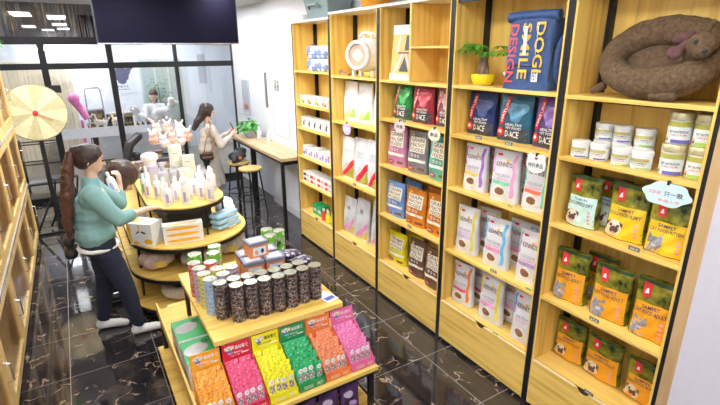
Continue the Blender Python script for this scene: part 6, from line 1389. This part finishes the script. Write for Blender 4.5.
# groomer
root = thing('person', 'person in a pale top with dark hair working behind the grooming counter', 'person', (1.5, 10.75, 0)); O = V(1.5, 10.75, 0)
hs, HP = head_shapes(q_(1.50, 10.70, 1.43), (-.25, -.9, -.3), (0, -.3, 1), 1)
AR = [q_(1.34, 10.73, 1.22), q_(1.27, 10.60, 1.02), q_(1.33, 10.38, 1.00)]; AL = [q_(1.66, 10.73, 1.22), q_(1.73, 10.60, 1.02), q_(1.66, 10.38, 1.02)]
LR = [q_(1.42, 10.78, .84), q_(1.42, 10.77, .46), q_(1.42, 10.8, .09)]; LL = [q_(1.58, 10.78, .84), q_(1.58, 10.77, .46), q_(1.58, 10.8, .09)]
blob('body', hs+[('c', q_(1.5, 10.74, 1.26), .045, q_(1.5, 10.72, 1.38), .045), ('c', q_(1.5, 10.76, .9), .12, q_(1.5, 10.75, 1.15), .115), ('c', AR[0], .042, AR[1], .036), ('c', AR[1], .034, AR[2], .024), ('c', AL[0], .042, AL[1], .036), ('c', AL[1], .034, AL[2], .024), ('c', LR[0], .085, LR[1], .06), ('c', LR[1], .06, LR[2], .04), ('c', LL[0], .085, LL[1], .06), ('c', LL[1], .06, LL[2], .04)]+hand(AR[2], (.2, -1, 0), (0, 0, 1), .5, 1)+hand(AL[2], (-.2, -1, 0), (0, 0, 1), .5, -1), SKIN, root, .010, 3)
blob('top', [('c', q_(1.5, 10.76, .92), .145, q_(1.5, 10.75, 1.15), .14), ('c', q_(1.40, 10.74, 1.2), .085, q_(1.60, 10.74, 1.2), .085), ('c', AR[0], .062, AR[1], .055), ('c', AL[0], .062, AL[1], .055)], plain('pale_top', (.70, .68, .70), .8), root, .013, 3, .008, 10)
blob('trousers', [('e', q_(1.5, 10.77, .84), (.15, .125, .10)), ('c', LR[0], .10, LR[1], .075), ('c', LR[1], .074, LR[2], .055), ('c', LL[0], .10, LL[1], .075), ('c', LL[1], .074, LL[2], .055)], plain('black_trousers', (.015, .015, .018), .8), root, .013, 3)
blob('hair', [('c', HP(-.03, 0, .045), .095, HP(.0, 0, .055), .088), ('c', HP(-.05, 0, 0), .08, HP(-.05, 0, -.12), .07)], HAIRB, root, .010, 3, .005, 26)
shoe('shoe', LR[2], (0, -1, 0), BLACKP, root); shoe('shoe', LL[2], (0, -1, 0), BLACKP, root)
for s in (-1, 1): MB().ball(HP(.085, s*.027, .010), .008, 8).build('eye', INK, root, smooth=True)
MB().ball(HP(.087, 0, -.05), (.008, .018, .006), 8).build('mouth', LIP, root, smooth=True)
# dark cushions / dryer hoses on the counter behind
o = thing('dark_cloth', 'dark blue grooming cloth lying on the counter between the dogs', 'cloth', (1.32, 9.78, .9005)); blob('cloth_fold', [('e', (0, 0, .05), (.14, .08, .045)), ('e', (.18, .02, .045), (.10, .07, .04))], plain('dark_blue_cloth', (.04, .045, .09), .8, bump=.4), o, .012, 2, .012, 18)
o = thing('work_bench', 'dark low bench against the back wall under the poster', 'bench', (.75, 12.0, 0)); MB().box(-.50, .75, -.25, .25, .72, .78).build('bench_top', BLACKP, o)
for x in (-.46, .70):
    for y in (-.2, .2): MB().box(x-.02, x+.02, y-.02, y+.02, 0, .719).build('leg', BLACK, o)
for i, x in enumerate((-.3, .02, .38)):
    o = thing('equipment_case', f'black equipment case on the bench under the poster, {["left", "middle", "right"][i]} one', 'case', (.75+x, 11.98, .7805), R(4*i), 'black equipment cases'); MB().box(-.12, .12, -.09, .09, 0, .20).build('case_body', BLACKP, o, bevel=.01); MB().tube([(-.05, 0, .20), (-.05, 0, .235), (.05, 0, .235), (.05, 0, .20)], .008, 6).build('handle', STEEL, o)
# pink hair dryer on a pink tripod
PKM = plain('hot_pink', (.90, .16, .48), .4)
t = thing('stand_dryer', 'hot pink pet dryer on a pink wheeled stand beside the trolley', 'dryer', (.10, 10.2, 0), R(0))
MB().tube([(.02, 0, .35), (.04, 0, 1.10)], .025, 12).build('pole', PKM, t, smooth=True)
for k in range(5): a = R(72*k+20); MB().tube([(.02, 0, .60-.0), (.30*math.cos(a)+.02, .30*math.sin(a), .56)], .016, 8).build('spoke', PKM, t, smooth=True)
MB().tube([(.02, 0, .0), (.02, 0, .56)], .03, 12).build('lower_column', PKM, t, smooth=True)
MB().tube([(.13, -.02, 1.12), (.05, -.02, 1.30), (-.03, -.02, 1.46)], [.055, .06, .075], 16).build('nozzle', PKM, t, smooth=True); blob('dryer_head', [('e', (-.03, -.02, 1.50), (.10, .08, .10))], PKM, t, .014, 2)
# trolley
t = thing('tool_trolley', 'chrome trolley with black trays standing in the grooming room', 'trolley', (.40, 10.6, 0))
for x in (-.14, .14):
    for y in (-.15, .15): MB().tube([(x, y, .04), (x, y, 1.25)], .012, 8).build('upright', STEEL, t, smooth=True); MB().ball((x, y, .035), .033, 10).build('castor', BLACKP, t)
MB().tube([(-.14, -.15, 1.25), (-.13, -.15, 1.62), (-.10, -.15, 1.66), (.10, -.15, 1.66), (.13, -.15, 1.62), (.14, -.15, 1.25)], .013, 8).build('push_handle', STEEL, t, smooth=True)
for z in (.30, .56, .82, 1.08): MB().box(-.13, .13, -.14, .14, z, z+.16).build('tray', BLACKP, t, bevel=.006)
# black metal chairs/rack at the left behind the wheel
for i, (x, y, lb) in enumerate([(-.55, 9.35, 'tall black metal rack frame with grey panels behind the prize wheel')]):
    t = thing('metal_rack', lb, 'rack', (x, y, 0))
    for a in (-.28, .02, .28):
        for b in (-.14, .14): MB().bar((a, b, 0), (a, b, .92), .028).build('upright', BLACK, t)
    for z in (.2, .55, .88):
        MB().bar((-.28, -.14, z), (.28, -.14, z), .02).build('rail', BLACK, t); MB().bar((-.28, .14, z), (.28, .14, z), .02).build('rail', BLACK, t)
    MB().box(-.26, .0, -.13, .13, .21, .23).build('shelf', plain('rack_shelf', (.35, .34, .32), .5), t); MB().box(.03, .27, -.13, .13, .21, .86).build('panel', plain('rack_panel', (.42, .36, .28), .5), t)
t = thing('folding_stool', 'black metal folding stool standing behind the prize wheel', 'stool', (-.28, 8.2, 0), R(20))
MB().box(-.16, .16, -.14, .14, .50, .53).build('seat', plain('dark_seat', (.10, .10, .13), .5), t)
for s in (-1, 1): MB().bar((s*.14, -.13, 0), (s*.14, .13, .50), .018).build('leg', BLACK, t); MB().bar((s*.155, .13, 0), (s*.155, -.13, .50), .018).build('leg', BLACK, t)
MB().bar((-.14, -.13, .03), (.14, -.13, .03), .016).build('cross_bar', BLACK, t); MB().bar((-.14, .13, .03), (.14, .13, .03), .016).build('cross_bar', BLACK, t)
t = thing('wall_vent_strip', 'narrow grey vertical strip on the back wall behind the beige-coated shopper', 'vent', (2.95, 12.39, 1.9)); MB().box(-.09, .09, -.015, .0, -.35, .35).build('strip', plain('strip_grey', (.45, .46, .52), .5), t)
